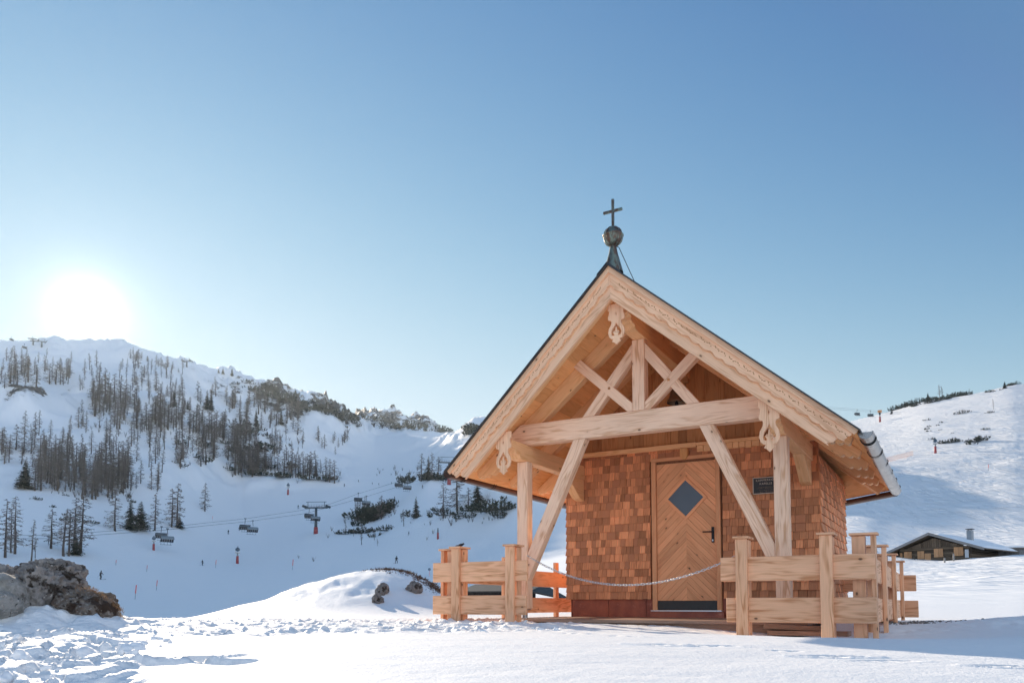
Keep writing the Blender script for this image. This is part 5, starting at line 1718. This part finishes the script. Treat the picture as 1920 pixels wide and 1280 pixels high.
# dry grass along the crest and foot of the heathery boulder
mb = MB()
for (x0, y0, x1, y1, Y, n) in ((140, 1103, 175, 1102, 7.95, 240), (175, 1102, 232, 1142, 7.95, 420), (225, 1150, 248, 1176, 7.9, 200), (232, 1176, 292, 1180, 7.7, 90), (30, 1078, 62, 1072, 7.9, 120)):
    for i in range(n):
        q = random.random(); p = at_y(x0 + (x1 - x0) * q, y0 + (y1 - y0) * q + random.uniform(-1, 8), Y + random.uniform(-.1, .1))
        t = V((random.uniform(-.5, .9), random.uniform(-.6, .6), random.uniform(.3, 1))).normalized(); l = random.uniform(.012, .038)
        w = t.orthogonal().normalized() * .0014
        mb.tri(p - w, p + w, p + t * l, random.random())
tag(mb.build('dry_grass', M['straw'], None), 'dry orange grass along the crest of the heather covered boulder', 'grass', kind='stuff')
# dry heath on the far side of the knoll
mb = MB()
for i in range(4200):
    cx, cy, s_ = random.choice(((-2.25, 17.6, .35), (-1.8, 17.3, .3), (-1.5, 17.0, .2), (-2.6, 17.5, .25)))
    x, y = random.gauss(cx, s_), random.gauss(cy, .25); p = V((x, y, ground(x, y) - .01)) if i % 6 == 0 else p + V((random.uniform(-.05, .05), random.uniform(-.05, .05), 0))
    t = V((random.uniform(-1, 1), random.uniform(-1, 1), random.uniform(.2, 1))).normalized(); w = t.orthogonal().normalized() * .007
    mb.tri(p - w, p + w, p + t * random.uniform(.03, .085), random.random() * .5)
tag(mb.build('dry_heath', M['heathtwig'], None), 'patches of dry brown heath on the crest of the snowy knoll', 'heath', kind='stuff')

# loose clods of ploughed snow
clods = MB()
_ico = bmesh.new(); bmesh.ops.create_icosphere(_ico, subdivisions=3, radius=1); _ico.verts.ensure_lookup_table()
IV = [v.co.copy() for v in _ico.verts]; IF = [[v.index for v in f.verts] for f in _ico.faces]; _ico.free()


def clod(x, y, r, sz=.7):
    z = ground(x, y); o = V((random.uniform(0, 90), random.uniform(0, 90), 3)); i0 = len(clods.v); rz = random.uniform(0, 6.28); c, s = math.cos(rz), math.sin(rz)
    ax, ay = random.uniform(.7, 1.4), random.uniform(.6, 1.1)
    cuts = [(V((random.gauss(0, 1), random.gauss(0, 1), random.gauss(0, 1))).normalized(), random.uniform(.35, .75)) for _ in range(9)]
    for p in IV:
        k = 1.0
        for pn, pd in cuts:
            dt = p.dot(pn)
            if dt * k > pd: k = pd / dt
        k += .22 * mno.noise(p * 1.6 + o) + .14 * mno.noise(p * 4.2 + o)
        q = V((p.x * ax * k * r, p.y * ay * k * r, p.z * sz * k * r)); clods.v.append(V((x + q.x * c - q.y * s, y + q.x * s + q.y * c, z + q.z + r * sz * .25)))
    for f in IF: clods.f.append([k + i0 for k in f]); clods.uv.append([(0, 0)] * 3); clods.tone.append(.5); clods.mi.append(0)


for px, py, r in ((238, 1222, .105), (268, 1230, .06), (165, 1266, .10), (40, 1250, .07), (12, 1240, .06), (90, 1262, .05), (250, 1232, .045), (120, 1272, .05), (70, 1275, .07), (200, 1274, .05), (160, 1182, .035)):
    r0 = ray(px, py); Y = 4.5
    for _ in range(6): Y = r0.y * (ground(r0.x / r0.y * Y, Y) - .0) / r0.z
    clod(r0.x / r0.y * Y, Y, r)
rr_ = random.Random(3)
for i in range(110):
    Y = rr_.uniform(6.6, 10.4); px = rr_.uniform(0, 1050); x = (px - 960) / F * Y
    clod(x, Y, rr_.choice((.012, .016, .02, .034)) * rr_.uniform(.8, 1.2), .5)
for i in range(60):
    Y = rr_.uniform(3.2, 6.2); px = rr_.uniform(-30, 330); x = (px - 960) / F * Y
    clod(x, Y, rr_.uniform(.012, .04))
tag(clods.build('snow_clods', M['snow2'], None, smooth=True), 'loose clods of broken snow strewn over the trampled belt', 'snow', kind='stuff')
# pebbles in the bare strip beside the fence
mb = MB()
for i in range(220):
    x, y = random.gauss(4.95, .26), random.gauss(9.85, .22); r = random.uniform(.008, .022); p = V((x, y, ground(x, y)))
    mb.lathe([(.001, -r * .4), (r, 0), (r * .6, r * .5), (.001, r * .6)], p, 6, random.random())
tag(mb.build('gravel', M['rock'], None, smooth=True), 'bare gravel showing beside the right fence', 'gravel', kind='stuff')

# ---------------------------------------------------------------- chairlift
def facing(P): return math.atan2(-P.x, P.y)       # turn so that local -y looks at the eye


def lift_tower(P, h, ang, label, group, red=True, arm=8.0):
    o = empty('lift_tower', P, ang); tag(o, label, 'lift tower', group)
    mb = MB(); mb.tube([V((0, 0, -.6)), V((0, 0, h * .5)), V((0, 0, h))], [.62, .5, .42], 14); mb.build('mast', M['liftgrey'], o, smooth=True)
    if red: mb = MB(); mb.tube([V((0, 0, -.2)), V((0, 0, 2.4))], [.80, .72], 14); mb.build('padding', M['red'], o, smooth=True)
    mb = MB(); mb.beam((-arm / 2, 0, h), (arm / 2, 0, h), .42, .55); mb.build('crossarm', M['liftgrey'], o, bevel=.03)
    for sx in (-1, 1):
        mb = MB()
        mb.beam((sx * arm / 2, -2.6, h + .2), (sx * arm / 2, 2.6, h + .2), .35, .3)
        for k in range(8):
            y = -2.45 + .7 * k; mb.tube([V((sx * arm / 2 + .1, y, h + .55)), V((sx * arm / 2 + .32, y, h + .55))], .32, 12)
        mb.build('sheave_train', M['liftgrey'], o)
        mb = MB(); mb.beam((sx * arm * .36, 0, h + .2), (sx * arm * .36, 0, h + 2.1), .16, .16, (0, 1, 0)); mb.build('bracket', M['liftgrey'], o)
    mb = MB(); mb.beam((-arm * .44, 0, h + 2.15), (arm * .44, 0, h + 2.15), .16, .18); mb.build('lifting_beam', M['liftgrey'], o)
    mb = MB()
    for z in (h + .65, h + 1.2): mb.beam((-arm * .46, .5, z), (arm * .46, .5, z), .06, .06)
    for k in range(9): mb.beam((-arm * .46 + arm * .115 * k, .5, h + .2), (-arm * .46 + arm * .115 * k, .5, h + 1.2), .05, .05, (0, 1, 0))
    mb.box((-arm * .46, .2, h + .28), (arm * .46, .85, h + .33)); mb.build('catwalk', M['liftgrey'], o)
    return o


PA = hit(592, 1000, 120); PA = at_y(592, 1000, PA.y); HT = (1000 - 951) * PA.y / F
lift_tower(PA, HT, facing(PA) - .32, 'chairlift tower with red padded foot standing on the shaded piste', None, arm=8.6)
PB = at_y(842, 900, 318); PB.z = ground(PB.x, PB.y)
lift_tower(PB, 9.0, facing(PB) + .1, 'chairlift tower half hidden among trees left of the roof tip', None, arm=8.2)
for px, py, hh, lab in ((78, 644, 10, 'chairlift tower with wide crossarm on the far left skyline'), (62, 641, 9, 'slim chairlift tower on the skyline left of a wider one')):
    P = hit(px, py + 6, 300); lift_tower(P, hh * P.y / F, facing(P) + (.2 if px > 70 else 1.3), lab, None, red=False, arm=5)
P = hit(350, 688, 300); lift_tower(P, 11 * P.y / F, facing(P) - .5, 'small chairlift tower on the left ridge right of the sun', None, red=False, arm=5.5)


def chair_proto():
    o = empty('lift_chair'); mb = MB()
    mb.tube([V((0, 0, 0)), V((0, .1, -.7)), V((0, .35, -1.5)), V((0, .1, -2.0))], [.09, .08, .08, .1], 8); mb.box((-.3, -.18, -.08), (.3, .18, .16)); mb.build('hanger', M['liftgrey'], o)
    mb = MB(); mb.box((-1.55, -.05, -2.06), (1.55, .06, -1.94))
    for x in (-1.5, 1.5): mb.beam((x, 0, -2.0), (x, -.15, -3.3), .08, .08, (0, 1, 0)); mb.beam((x, -.1, -3.3), (x, -.75, -3.35), .08, .08)
    mb.build('frame', M['liftgrey'], o)
    mb = MB()
    for k in range(6):
        x = -1.38 + .553 * k; mb.box((x - .25, -.72, -3.32), (x + .25, -.12, -3.2)); mb.beam((x, -.14, -3.2), (x, .06, -2.45), .48, .1, (0, 1, 0))
    mb.build('seat_bench', M['dark'], o, bevel=.02)
    mb = MB(); n = 10
    for k in range(n):
        a0 = math.pi * (.02 + .62 * k / n); a1 = math.pi * (.02 + .62 * (k + 1) / n)
        f = lambda a, x: V((x, -.35 + .85 * math.cos(a) * -1 * -1, -2.75 + .95 * math.sin(a)))
        mb.poly([f(a0, -1.62), f(a0, 1.62), f(a1, 1.62), f(a1, -1.62)]); mb.poly([f(a1, -1.55) * .99, f(a1, 1.55) * .99, f(a0, 1.55) * .99, f(a0, -1.55) * .99])
    mb.build('weather_hood', M['hood'], o)
    mb = MB(); mb.tube([V((-1.45, -.85, -2.85)), V((1.45, -.85, -2.85))], .035, 6); mb.tube([V((-1.45, -.95, -3.95)), V((1.45, -.95, -3.95))], .045, 6)
    for k in range(4): x = -1.2 + .8 * k; mb.tube([V((x, -.85, -2.85)), V((x, -.95, -3.95))], .03, 6)
    mb.build('footrest_bar', M['liftgrey'], o)
    return o


CH = chair_proto(); first = [True]


def put_chair(px, py, Y, ang, lab, s=1.0):
    o = CH if first[0] else copy_tree(CH); first[0] = False
    P = at_y(px, py, Y); o.location = P; o.rotation_euler = (0, 0, facing(P) + ang); o.scale = (s, s, s)
    tag(o, lab, 'chairlift chair', 'chairs of the chairlift'); return P


YT = PA.y
A1 = [(-60, 1004, 165), (90, 1003, 184), (310, 988, 226), (460, 972, 250), (566, 956, YT - 3), (620, 944, YT + 6), (672, 925, YT + 28), (757, 899, 322), (842, 872, 352)]
B1 = [(-60, 1010, 160), (90, 1009, 178), (310, 993, 219), (474, 976, 244), (573, 962, YT - 8), (614, 951, YT + 1), (688, 930, YT + 22), (769, 905, 316), (846, 880, 346)]
for pts_, lab in ((A1, 'upper of the two haul cables of the chairlift across the piste'), (B1, 'lower of the two haul cables of the chairlift across the piste')):
    mb = MB(); mb.tube([at_y(*p) for p in pts_], .05, 6); tag(mb.build('haul_cable', M['liftgrey'], None), lab, 'cable', 'haul cables')
for px, py, Y, ang, lab, s in (
    (460, 972, 250, .3, 'hooded lift chair left of the pair over the open piste', 1.08), (474, 976, 244, -2.8, 'open backed lift chair right of the pair over the open piste', 1.05),
    (580, 953, YT - 2, .3, 'hooded lift chair passing left of the tower mast', 1.08), (592, 957.5, YT - 6, -2.8, 'lift chair passing in front of the tower mast', 1.05),
    (672, 924, YT + 28, .3, 'hooded lift chair left of the pair above the dwarf pine patch', 1.05), (687, 929.5, YT + 22, -2.8, 'lift chair right of the pair above the dwarf pine patch', 1.05),
    (748, 897, 320, .3, 'far lift chair left of the pair near the roof tip', 1.05), (764, 901, 316, -2.8, 'far lift chair right of the pair near the roof tip', 1.05),
    (303, 987, 224, .3, 'lift chair behind the snow gun above the left piste edge', 1.0), (314, 991, 219, -2.8, 'lift chair in front of another above the left piste edge', 1.1),
    (92, 1006, 180, .3, 'lift chair half hidden in the larch clump above the boulders', 1.15),
    (22, 631, 520, .4, 'tiny lift chair in the sky at the far upper left', .8), (46, 645, 500, .4, 'tiny lift chair against the upper left slope', .85),
    (1607, 768, 430, .5, 'tiny lift chair in the sky just right of the roof edge', .95), (1632, 770, 420, .3, 'tiny occupied lift chair left of the orange topped snow lance', .95)):
    put_chair(px, py, Y, ang, lab, s)
for k, (y0, y1) in enumerate(((765, 769), (768, 772))):
    mb = MB(); mb.tube([at_y(1530, y0 - 4, 445), at_y(1607, y0 + 2, 430), at_y(1632, y1, 420), at_y(1690, y1 + 4, 400)], .045, 6)
    tag(mb.build('haul_cable', M['liftgrey'], None), ('upper' if k == 0 else 'lower') + ' thin cable in the sky right of the chapel roof', 'cable', 'haul cables')

# ---------------------------------------------------------------- snow guns, poles, signs
def snow_gun(px, py, hpx, label, head=None, ymin=100, red=.62, Y=None, box=False):
    P = hit(px, py, ymin); h = hpx * P.y / F
    o = empty('snow_gun', P, facing(P)); tag(o, label, 'snow gun', 'snow guns along the pistes')
    w = h * .075
    mb = MB(); mb.tube([V((0, 0, -.5)), V((0, 0, h * .66))], [w * .7, w * .55], 10); mb.build('post', M['steel'], o, smooth=True)
    mb = MB(); mb.tube([V((0, 0, -.2)), V((0, 0, h * red * .72))], [w * 1.15, w * .95], 12); mb.build('padding', M['red'], o, smooth=True)
    r = h * .122
    mb = MB()
    if box:
        mb.box((-r * 1.3, -r, h * .80), (r * 1.3, r, h * .98)); mb.build('control_box', M['orangebox'], o, bevel=.05)
        mb = MB(); mb.box((-r * .6, -r * .6, h * .62), (r * .6, r * .6, h * .795)); mb.build('lance_head', M['dark'], o, bevel=.04)
    else:
        mb.lathe([(r * .72, -r * 1.2), (r, -r * .8), (r * 1.02, r * .5), (r * .85, r * 1.1), (r * .7, r * 1.15), (r * .66, r * .4), (.01, r * .3)], n=18)
        for i, v in enumerate(mb.v): mb.v[i] = V((v.x, -v.z * .95 + .2 * v.y, h * .83 + v.y))
        mb.build('fan_barrel', M['blue'], o, smooth=True)
        mb = MB(); mb.box((-r * 1.0, -r * .3, h * .60), (r * 1.0, r * .5, h * .67)); mb.beam((-r * 1.05, 0, h * .62), (-r * 1.05, 0, h * .85), r * .16, r * .3, (0, 1, 0)); mb.beam((r * 1.05, 0, h * .62), (r * 1.05, 0, h * .85), r * .16, r * .3, (0, 1, 0)); mb.build('yoke', M['steel'], o)
        mb = MB(); mb.box((-r * .35, -r * .8, h * .975), (r * .35, r * .5, h * 1.0)); mb.build('cover', M['liftgrey'], o)
    return o


snow_gun(445, 1056, 32, 'blue headed snow gun with red padded post on the lower piste')
snow_gun(288, 1031, 27, 'snow gun at the left piste edge in front of a lift chair', ymin=100)
snow_gun(540, 927, 22, 'distant snow gun on the upper piste below the snow bank', ymin=300)
snow_gun(1754, 849, 28, 'snow gun with red post in the middle of the sunlit right slope')
snow_gun(1650, 791, 23, 'snow lance with orange box on top near the right skyline', box=True)

def padded(px, py, hpx, label):
    P = hit(px, py, 100); h = hpx * P.y / F; o = empty('padded_pole', P); tag(o, label, 'pole')
    mb = MB(); mb.tube([V((0, 0, h * .55)), V((0, 0, h * .8)), V((0, 0, h))], [.17, .16, .10], 10); mb.build('pole', M['dark'], o, smooth=True)
    mb = MB(); mb.tube([V((0, 0, -.2)), V((0, 0, h * .58))], [.30, .26], 12); mb.build('padding', M['red'], o, smooth=True)


padded(821, 1010, 21, 'dark pole with red padding on the piste left of the porch')
padded(845, 900, 14, 'red padded post beside the trees at the roof tip')
for px, py, hpx, lab in ((253, 1123, 27, 'red marker pole nearest to the boulders on the lower piste'), (293, 1106, 19, 'red marker pole right of the nearest one on the lower piste'), (275, 1071, 12, 'small red marker pole beyond the nearest two'),
                         (404, 1064, 15, 'red marker pole between the lower skier and the snow gun'), (217, 1059, 10, 'faint red marker pole by the skier at the left'), (548, 1068, 20, 'faint red marker pole above the left end of the knoll'),
                         (398, 975, 8, 'small red marker pole high on the piste left of the lift'), (1853, 882, 12, 'thin red marker pole on the sunlit right slope')):
    P = hit(px, py, 70); h = hpx * P.y / F; o = empty('marker_pole', P); tag(o, lab, 'marker pole', 'red piste poles')
    mb = MB(); mb.tube([V((0, 0, -.3)), V((.03 * h, 0, h * .45))], .035, 8); mb.build('stake', M['liftgrey'], o)
    mb = MB(); mb.tube([V((.03 * h, 0, h * .42)), V((.07 * h, 0, h))], max(.055, h * .035), 8); mb.build('sleeve', M['signred'], o)
for px, py, hpx, col, stake, lab in ((157, 1103, 22, 'signred', 'steel', 'orange square marker board on a thin stake behind the boulders'), (134, 1069, 9, 'signred', 'signred', 'round marker sign on the piste behind the topmost boulder'),
                                     (805, 1080, 16, 'blue', 'signred', 'round dark sign on a pink stake left of the fence')):
    P = hit(px, py, 40); h = hpx * P.y / F; o = empty('piste_sign', P, facing(P)); tag(o, lab, 'sign')
    mb = MB(); mb.tube([V((0, 0, -.3)), V((0, 0, h * .72))], .035, 8); mb.build('stake', M[stake], o)
    r = h * .17; mb = MB()
    if col == 'signred' and hpx > 15: mb.box((-r * .8, -.03, h * .66), (r * .8, .03, h))
    else: mb.tube([V((0, -.03, h * .83)), V((0, .03, h * .83))], r, 18)
    mb.build('board', M[col], o)
# white covered machine behind the left fence corner
P = hit(832, 1052, 40); k = P.y / F; o = empty('covered_snow_machine', P, facing(P)); tag(o, 'white covered snow machine behind the left end of the fence', 'snow machine')
mb = MB(); mb.lathe([(6 * k, 3 * k), (7 * k, 6 * k), (5.5 * k, 9.5 * k), (3 * k, 12 * k), (.01, 12.6 * k)], n=14); mb.build('cover', M['white'], o, smooth=True)
mb = MB(); mb.box((-4 * k, -3 * k, -.1), (4 * k, 3 * k, 3.4 * k)); mb.build('sledge', M['dark'], o, bevel=.05)
# safety net on the right slope
P0, P1 = hit(1652, 869, 100), hit(1712, 853, 100); mb = MB()
for r_ in range(6): mb.beam(P0 + V((0, 0, .15 + .22 * r_)), P1 + V((0, 0, .15 + .22 * r_)), .025, .03)
for c_ in range(40): q = P0.lerp(P1, c_ / 39); mb.beam(q + V((0, 0, -.1)), q + V((0, 0, 1.3)), .02, .02, (0, 1, 0))
tag(mb.build('safety_net', M['orange'], None), 'low orange safety net across the sunlit right slope', 'net')

# ---------------------------------------------------------------- skiers: one skinned body, posed differently
def skier(px, py, hpx, label, pose='ski', col='dark', ang=0.0, ymin=90):
    P = hit(px, py, ymin); s = hpx * P.y / F / 1.78
    crouch = .12 if pose != 'stand' else 0.0
    J = {'pel': (0, 0, .92 - crouch), 'wai': (0, -.03, 1.08 - crouch), 'che': (0, -.10, 1.32 - crouch), 'nec': (0, -.14, 1.48 - crouch), 'hed': (0, -.16, 1.60 - crouch), 'top': (0, -.16, 1.72 - crouch)}
    for sg, n in ((-1, 'l'), (1, 'r')):
        w = .10 if pose != 'board' else .22
        J['hip' + n] = (sg * .10, 0, .90 - crouch); J['kne' + n] = (sg * (w + .02), -.16 if crouch else -.02, .50 - crouch * .4); J['ank' + n] = (sg * w, 0, .10); J['toe' + n] = (sg * w, -.17, .05)
        J['sho' + n] = (sg * .19, -.10, 1.40 - crouch); J['elb' + n] = (sg * .30, -.08 if pose == 'board' else -.22, 1.16 - crouch); J['han' + n] = (sg * (.42 if pose == 'board' else .26), -.16 if pose == 'board' else -.44, 1.04 - crouch)
    rad = {'pel': .15, 'wai': .145, 'che': .165, 'nec': .065, 'hed': .105, 'top': .085, 'hip': .105, 'kne': .075, 'ank': .065, 'toe': .05, 'sho': .085, 'elb': .06, 'han': .05}
    E = [('pel', 'wai'), ('wai', 'che'), ('che', 'nec'), ('nec', 'hed'), ('hed', 'top')]
    for n in 'lr': E += [('pel', 'hip' + n), ('hip' + n, 'kne' + n), ('kne' + n, 'ank' + n), ('ank' + n, 'toe' + n), ('che', 'sho' + n), ('sho' + n, 'elb' + n), ('elb' + n, 'han' + n)]
    names = list(J); me = bpy.data.meshes.new('person'); me.from_pydata([J[n] for n in names], [(names.index(a), names.index(b)) for a, b in E], [])
    tmp = bpy.data.objects.new('tmp', me); COL.objects.link(tmp)
    md = tmp.modifiers.new('skin', 'SKIN'); md2 = tmp.modifiers.new('sub', 'SUBSURF'); md2.levels = 1
    for i, n in enumerate(names):
        r = rad.get(n, rad.get(n[:3])); sv = me.skin_vertices[0].data[i]; sv.radius = (r, r); sv.use_root = n == 'pel'
    bpy.context.view_layer.update()
    m2 = bpy.data.meshes.new_from_object(tmp.evaluated_get(bpy.context.evaluated_depsgraph_get()))
    bpy.data.objects.remove(tmp)
    m2.materials.clear(); m2.materials.append(M[col]); m2.materials.append(M['skin'])
    o = empty('person', P - V((0, 0, .02)), facing(P) + ang); o.scale = (s, s, s); tag(o, label, 'person', 'people on the pistes')
    link_mesh('body', m2, o)
    mb = MB(); mb.lathe([(.115, 1.62), (.118, 1.68), (.10, 1.76), (.05, 1.80), (.002, 1.81)], (0, -.16, -crouch), 12); mb.build('helmet', M['dark'] if col == 'blue' else M['liftgrey'], o, smooth=True)
    if pose == 'board':
        mb = MB(); mb.beam((-.78, -.05, .0), (.78, -.05, .02), .26, .02); mb.build('snowboard', M['dark'], o)
    else:
        for sg in (-1, 1):
            mb = MB(); mb.beam((sg * .12, .75, .015), (sg * .12, -.95, .015), .085, .02); mb.beam((sg * .12, -.95, .015), (sg * .12, -1.12, .10), .08, .018); mb.build('ski', M['liftgrey'], o)
            mb = MB(); mb.tube([V((sg * .27, -.46, 1.06 - crouch)), V((sg * .42, .35 if crouch else -.4, .08 if not crouch else .45))], .012, 5); mb.build('ski_pole', M['dark'], o)
    return o


for px, py, hp, pose, ang, lab in (
    (743, 1055.5, 15, 'board', .5, 'snowboarder in dark clothes just above the snowy knoll'), (188, 1085.5, 18, 'ski', .9, 'skier in dark clothes right of the orange marker board'), (380, 1059.5, 11.5, 'ski', -.7, 'skier in dark clothes on the lower piste left of the snow gun'),
    (428, 1001, 8.5, 'stand', .2, 'small dark skier below the lift chairs left of the tower'), (448, 994, 8, 'ski', 1.2, 'small leaning skier just left of the paired lift chairs'), (559, 953, 7, 'stand', .3, 'tiny skier left of the lift tower head'),
    (646, 912, 6.5, 'ski', -.6, 'tiny skier on the upper piste right of the snow bank'), (672, 903, 5, 'ski', .6, 'tiny skier highest of the group on the upper piste'), (698, 908, 4.5, 'stand', 0, 'tiny standing skier left of two on the upper piste'),
    (710, 909, 4.5, 'stand', .7, 'tiny standing skier right of two on the upper piste'), (734, 907, 4, 'stand', .4, 'tiny skier left of the far lift chairs'), (792, 915, 7, 'stand', .2, 'tiny skier right of the far lift chairs below the crest larches'),
    (836, 905, 7, 'stand', .5, 'tiny skier under the left roof tip'), (766, 1003, 8.5, 'ski', 1.4, 'crouching dark skier below the lone green spruce'), (768, 962, 7, 'stand', .1, 'small dark figure beside the lone green spruce'), (1648, 829, 4, 'ski', .5, 'tiny skier on the sunlit slope right of the roof')):
    skier(px, py, hp, lab, pose, 'dark', ang)

# ---------------------------------------------------------------- the old hut on the right, the dark shed behind the left fence
HC = at_y(1752, 1046, 84); HC.z = ground(HC.x, HC.y)
HA = -.88
hut = empty('alpine_hut', HC, HA); tag(hut, 'old blackened log hut with snowy roof and orange shutters behind the right fence', 'hut')
k = 84 / F                                        # metres per photo px there
Wl, Wr, ridge, eaveL, eaveR, D = 90 * k, 94 * k, 48 * k, 11 * k, 15 * k, 11.0
mb = MB(); z = -.4
while z < 22 * k:
    for (a, b) in (((-62 * k, 0), (62 * k, 0)), ((62 * k, 0), (62 * k, D)), ((-62 * k, 0), (-62 * k, D))):
        mb.tube([V((a[0], a[1], z)), V((b[0], b[1], z))], .15, 7, tone=random.random())
    z += .27
mb.box((-62 * k, .06, -.4), (62 * k, .12, 24 * k)); mb.prism([V((-60 * k, .1, 22 * k)), V((60 * k, .1, 22 * k)), V((0, .1, 42 * k))], (0, .1, 0), (1, 0, 0)); mb.build('log_wall', M['oldwood'], hut)
mb = MB()
for t in np.linspace(-58, 58, 30): zt = (42 - abs(t) * .36) * k; mb.box((t * k - .1, .0, 21.5 * k), (t * k + .1, .09, max(zt, 22 * k + .05)), (0, 0, 1))
mb.build('gable_boarding', M['oldwood'], hut)
mb = MB()
rp = [(-Wl, eaveL), (0, ridge), (Wr, eaveR)]
for (x0, z0), (x1, z1) in ((rp[0], rp[1]), (rp[1], rp[2])):
    mb.prism([V((x0, -1.3, z0)), V((x1, -1.3, z1)), V((x1, D, z1)), V((x0, D, z0))], (0, 0, .10), (0, 1, 0))
rf = mb.build('roof', M['oldwood'], hut)
mb = MB()
for (x0, z0), (x1, z1) in ((rp[0], rp[1]), (rp[1], rp[2])): mb.prism([V((x0, -1.36, z0 - .12)), V((x1, -1.36, z1 - .12)), V((x1, -1.36, z1 + .16)), V((x0, -1.36, z0 + .16))], (0, .05, 0), (x1 - x0, 0, z1 - z0))
mb.build('barge_board', M['greywood'], rf)
mb = MB()
for (x0, z0), (x1, z1), lo_, hi_ in ((rp[0], rp[1], .0, .9), (rp[1], rp[2], .06, 1.0)):
    N_ = 14
    g = [[V((x0 + (x1 - x0) * (lo_ + (hi_ - lo_) * i / N_), -.9 + (D + .9) * j / N_, z0 + (z1 - z0) * (lo_ + (hi_ - lo_) * i / N_) + .12 + .24 * (min(i, N_ - i, j, N_ - j) > 0) * (.7 + .5 * mno.noise(V((i * .4, j * .4, 3 + x0)))))) for j in range(N_ + 1)] for i in range(N_ + 1)]
    for i in range(N_):
        for j in range(N_): mb.poly([g[i][j], g[i + 1][j], g[i + 1][j + 1], g[i][j + 1]])
mb.build('roof_snow', M['snow2'], rf, smooth=True)
mb = MB(); mb.box((36 * k, 3.2, 24 * k), (45 * k, 3.8, 57 * k)); chm = mb.build('chimney', M['chimney'], rf, bevel=.02)
mb = MB(); mb.box((35 * k, 3.1, 58.5 * k), (46 * k, 3.9, 59.6 * k)); mb.box((37 * k, 3.4, 57 * k), (38 * k, 3.5, 58.5 * k)); mb.box((43 * k, 3.4, 57 * k), (44 * k, 3.5, 58.5 * k)); mb.build('chimney_cap', M['iron'], chm)
for x0, x1, z0, z1 in ((-54, -40, 3, 18), (-29, -17, 3, 18), (1, 17, 5, 21), (36, 52, 6, 22), (-62, -57.5, 0, 16)):
    mb = MB(); mb.box((x0 * k, -.22, z0 * k), ((x0 + x1) / 2 * k - .01, -.16, z1 * k), (0, 0, 1)); mb.box(((x0 + x1) / 2 * k + .01, -.22, z0 * k), (x1 * k, -.16, z1 * k), (0, 0, 1)); mb.build('shutter', M['hutwood'], hut)
mb = MB(); mb.box((-16 * k, -.22, -4 * k), (-5 * k, -.16, 13 * k), (0, 0, 1)); mb.build('door', M['hutwood'], hut)
mb = MB(); mb.box((55 * k, -.24, 2 * k), (61 * k, -.17, 17 * k)); mb.build('side_door', M['white'], hut)
mb = MB()
for x0, x1, z0, z1 in ((-70, -24, -3.5, -1.5), (-70, -24, .5, 2)): mb.box((x0 * k, -1.6, z0 * k), (x1 * k, -1.52, z1 * k))
for x in (-66, -45, -26): mb.box((x * k, -1.5, -9 * k), (x * k + .12, -1.4, 3 * k), (0, 0, 1))
o = mb.build('hut_terrace_rail', M['greywood'], None); o.location = HC; o.rotation_euler = (0, 0, HA); tag(o, 'weathered plank rail in front of the old hut', 'railing')
for x, y, h_, lab in ((1755, 1050, 10, 'grey fence stake leftmost in front of the old hut'), (1771, 1054, 9, 'grey fence stake in the middle before the old hut'), (1788, 1051, 14, 'grey fence stake rightmost before the old hut')):
    P = hit(x, y, 50); mb = MB(); hh = h_ * P.y / F; mb.tube([V((0, 0, -.3)), V((.02, 0, hh))], [.09, .07], 8); o = mb.build('stake', M['greywood'], None, smooth=True); o.location = P; tag(o, lab, 'stake', 'stakes before the hut')
# annexe
AC_ = at_y(1868, 1040, 86); AC_.z = ground(AC_.x, AC_.y)
an = empty('hut_annexe', AC_, -.45); tag(an, 'low grey boarded annexe half buried in snow right of the old hut', 'annexe')
mb = MB(); u = -22
while u < 62: mb.box((u * k, 0, -.6), (u * k + .19, .06, (13 - .0 * u) * k), (0, 0, 1)); u += .2 / k
mb.build('board_wall', M['greywood'], an)
mb = MB(); mb.prism([V((-30 * k, -.4, 13.2 * k)), V((70 * k, -.4, 11 * k)), V((70 * k, 7, 19 * k)), V((-30 * k, 7, 24 * k))], (0, 0, .1), (1, 0, 0)); r2 = mb.build('roof', M['oldwood'], an)
mb = MB(); mb.prism([V((-28 * k, -.2, 13.2 * k + .11)), V((70 * k, -.2, 11 * k + .11)), V((70 * k, 7, 19 * k + .11)), V((-28 * k, 7, 24 * k + .11))], (0, 0, .22), (1, 0, 0)); mb.build('roof_snow', M['snow2'], r2, bevel=.08, seg=3)

SHY = 26.0; S0 = at_y(960, 1112, SHY)
sh = empty('dark_shed', S0, -.25); tag(sh, 'low dark boarded shed behind the left fence seen between its rails', 'shed')
k2 = SHY / F
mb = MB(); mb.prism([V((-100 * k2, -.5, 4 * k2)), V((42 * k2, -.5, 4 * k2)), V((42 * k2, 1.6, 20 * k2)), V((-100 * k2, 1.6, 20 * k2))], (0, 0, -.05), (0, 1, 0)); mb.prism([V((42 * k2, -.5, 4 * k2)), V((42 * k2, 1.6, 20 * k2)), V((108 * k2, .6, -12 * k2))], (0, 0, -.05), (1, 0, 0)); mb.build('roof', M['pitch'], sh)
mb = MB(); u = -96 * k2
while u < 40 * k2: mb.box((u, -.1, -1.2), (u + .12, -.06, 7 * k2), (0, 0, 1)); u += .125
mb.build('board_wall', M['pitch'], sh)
SC.render.film_transparent = False
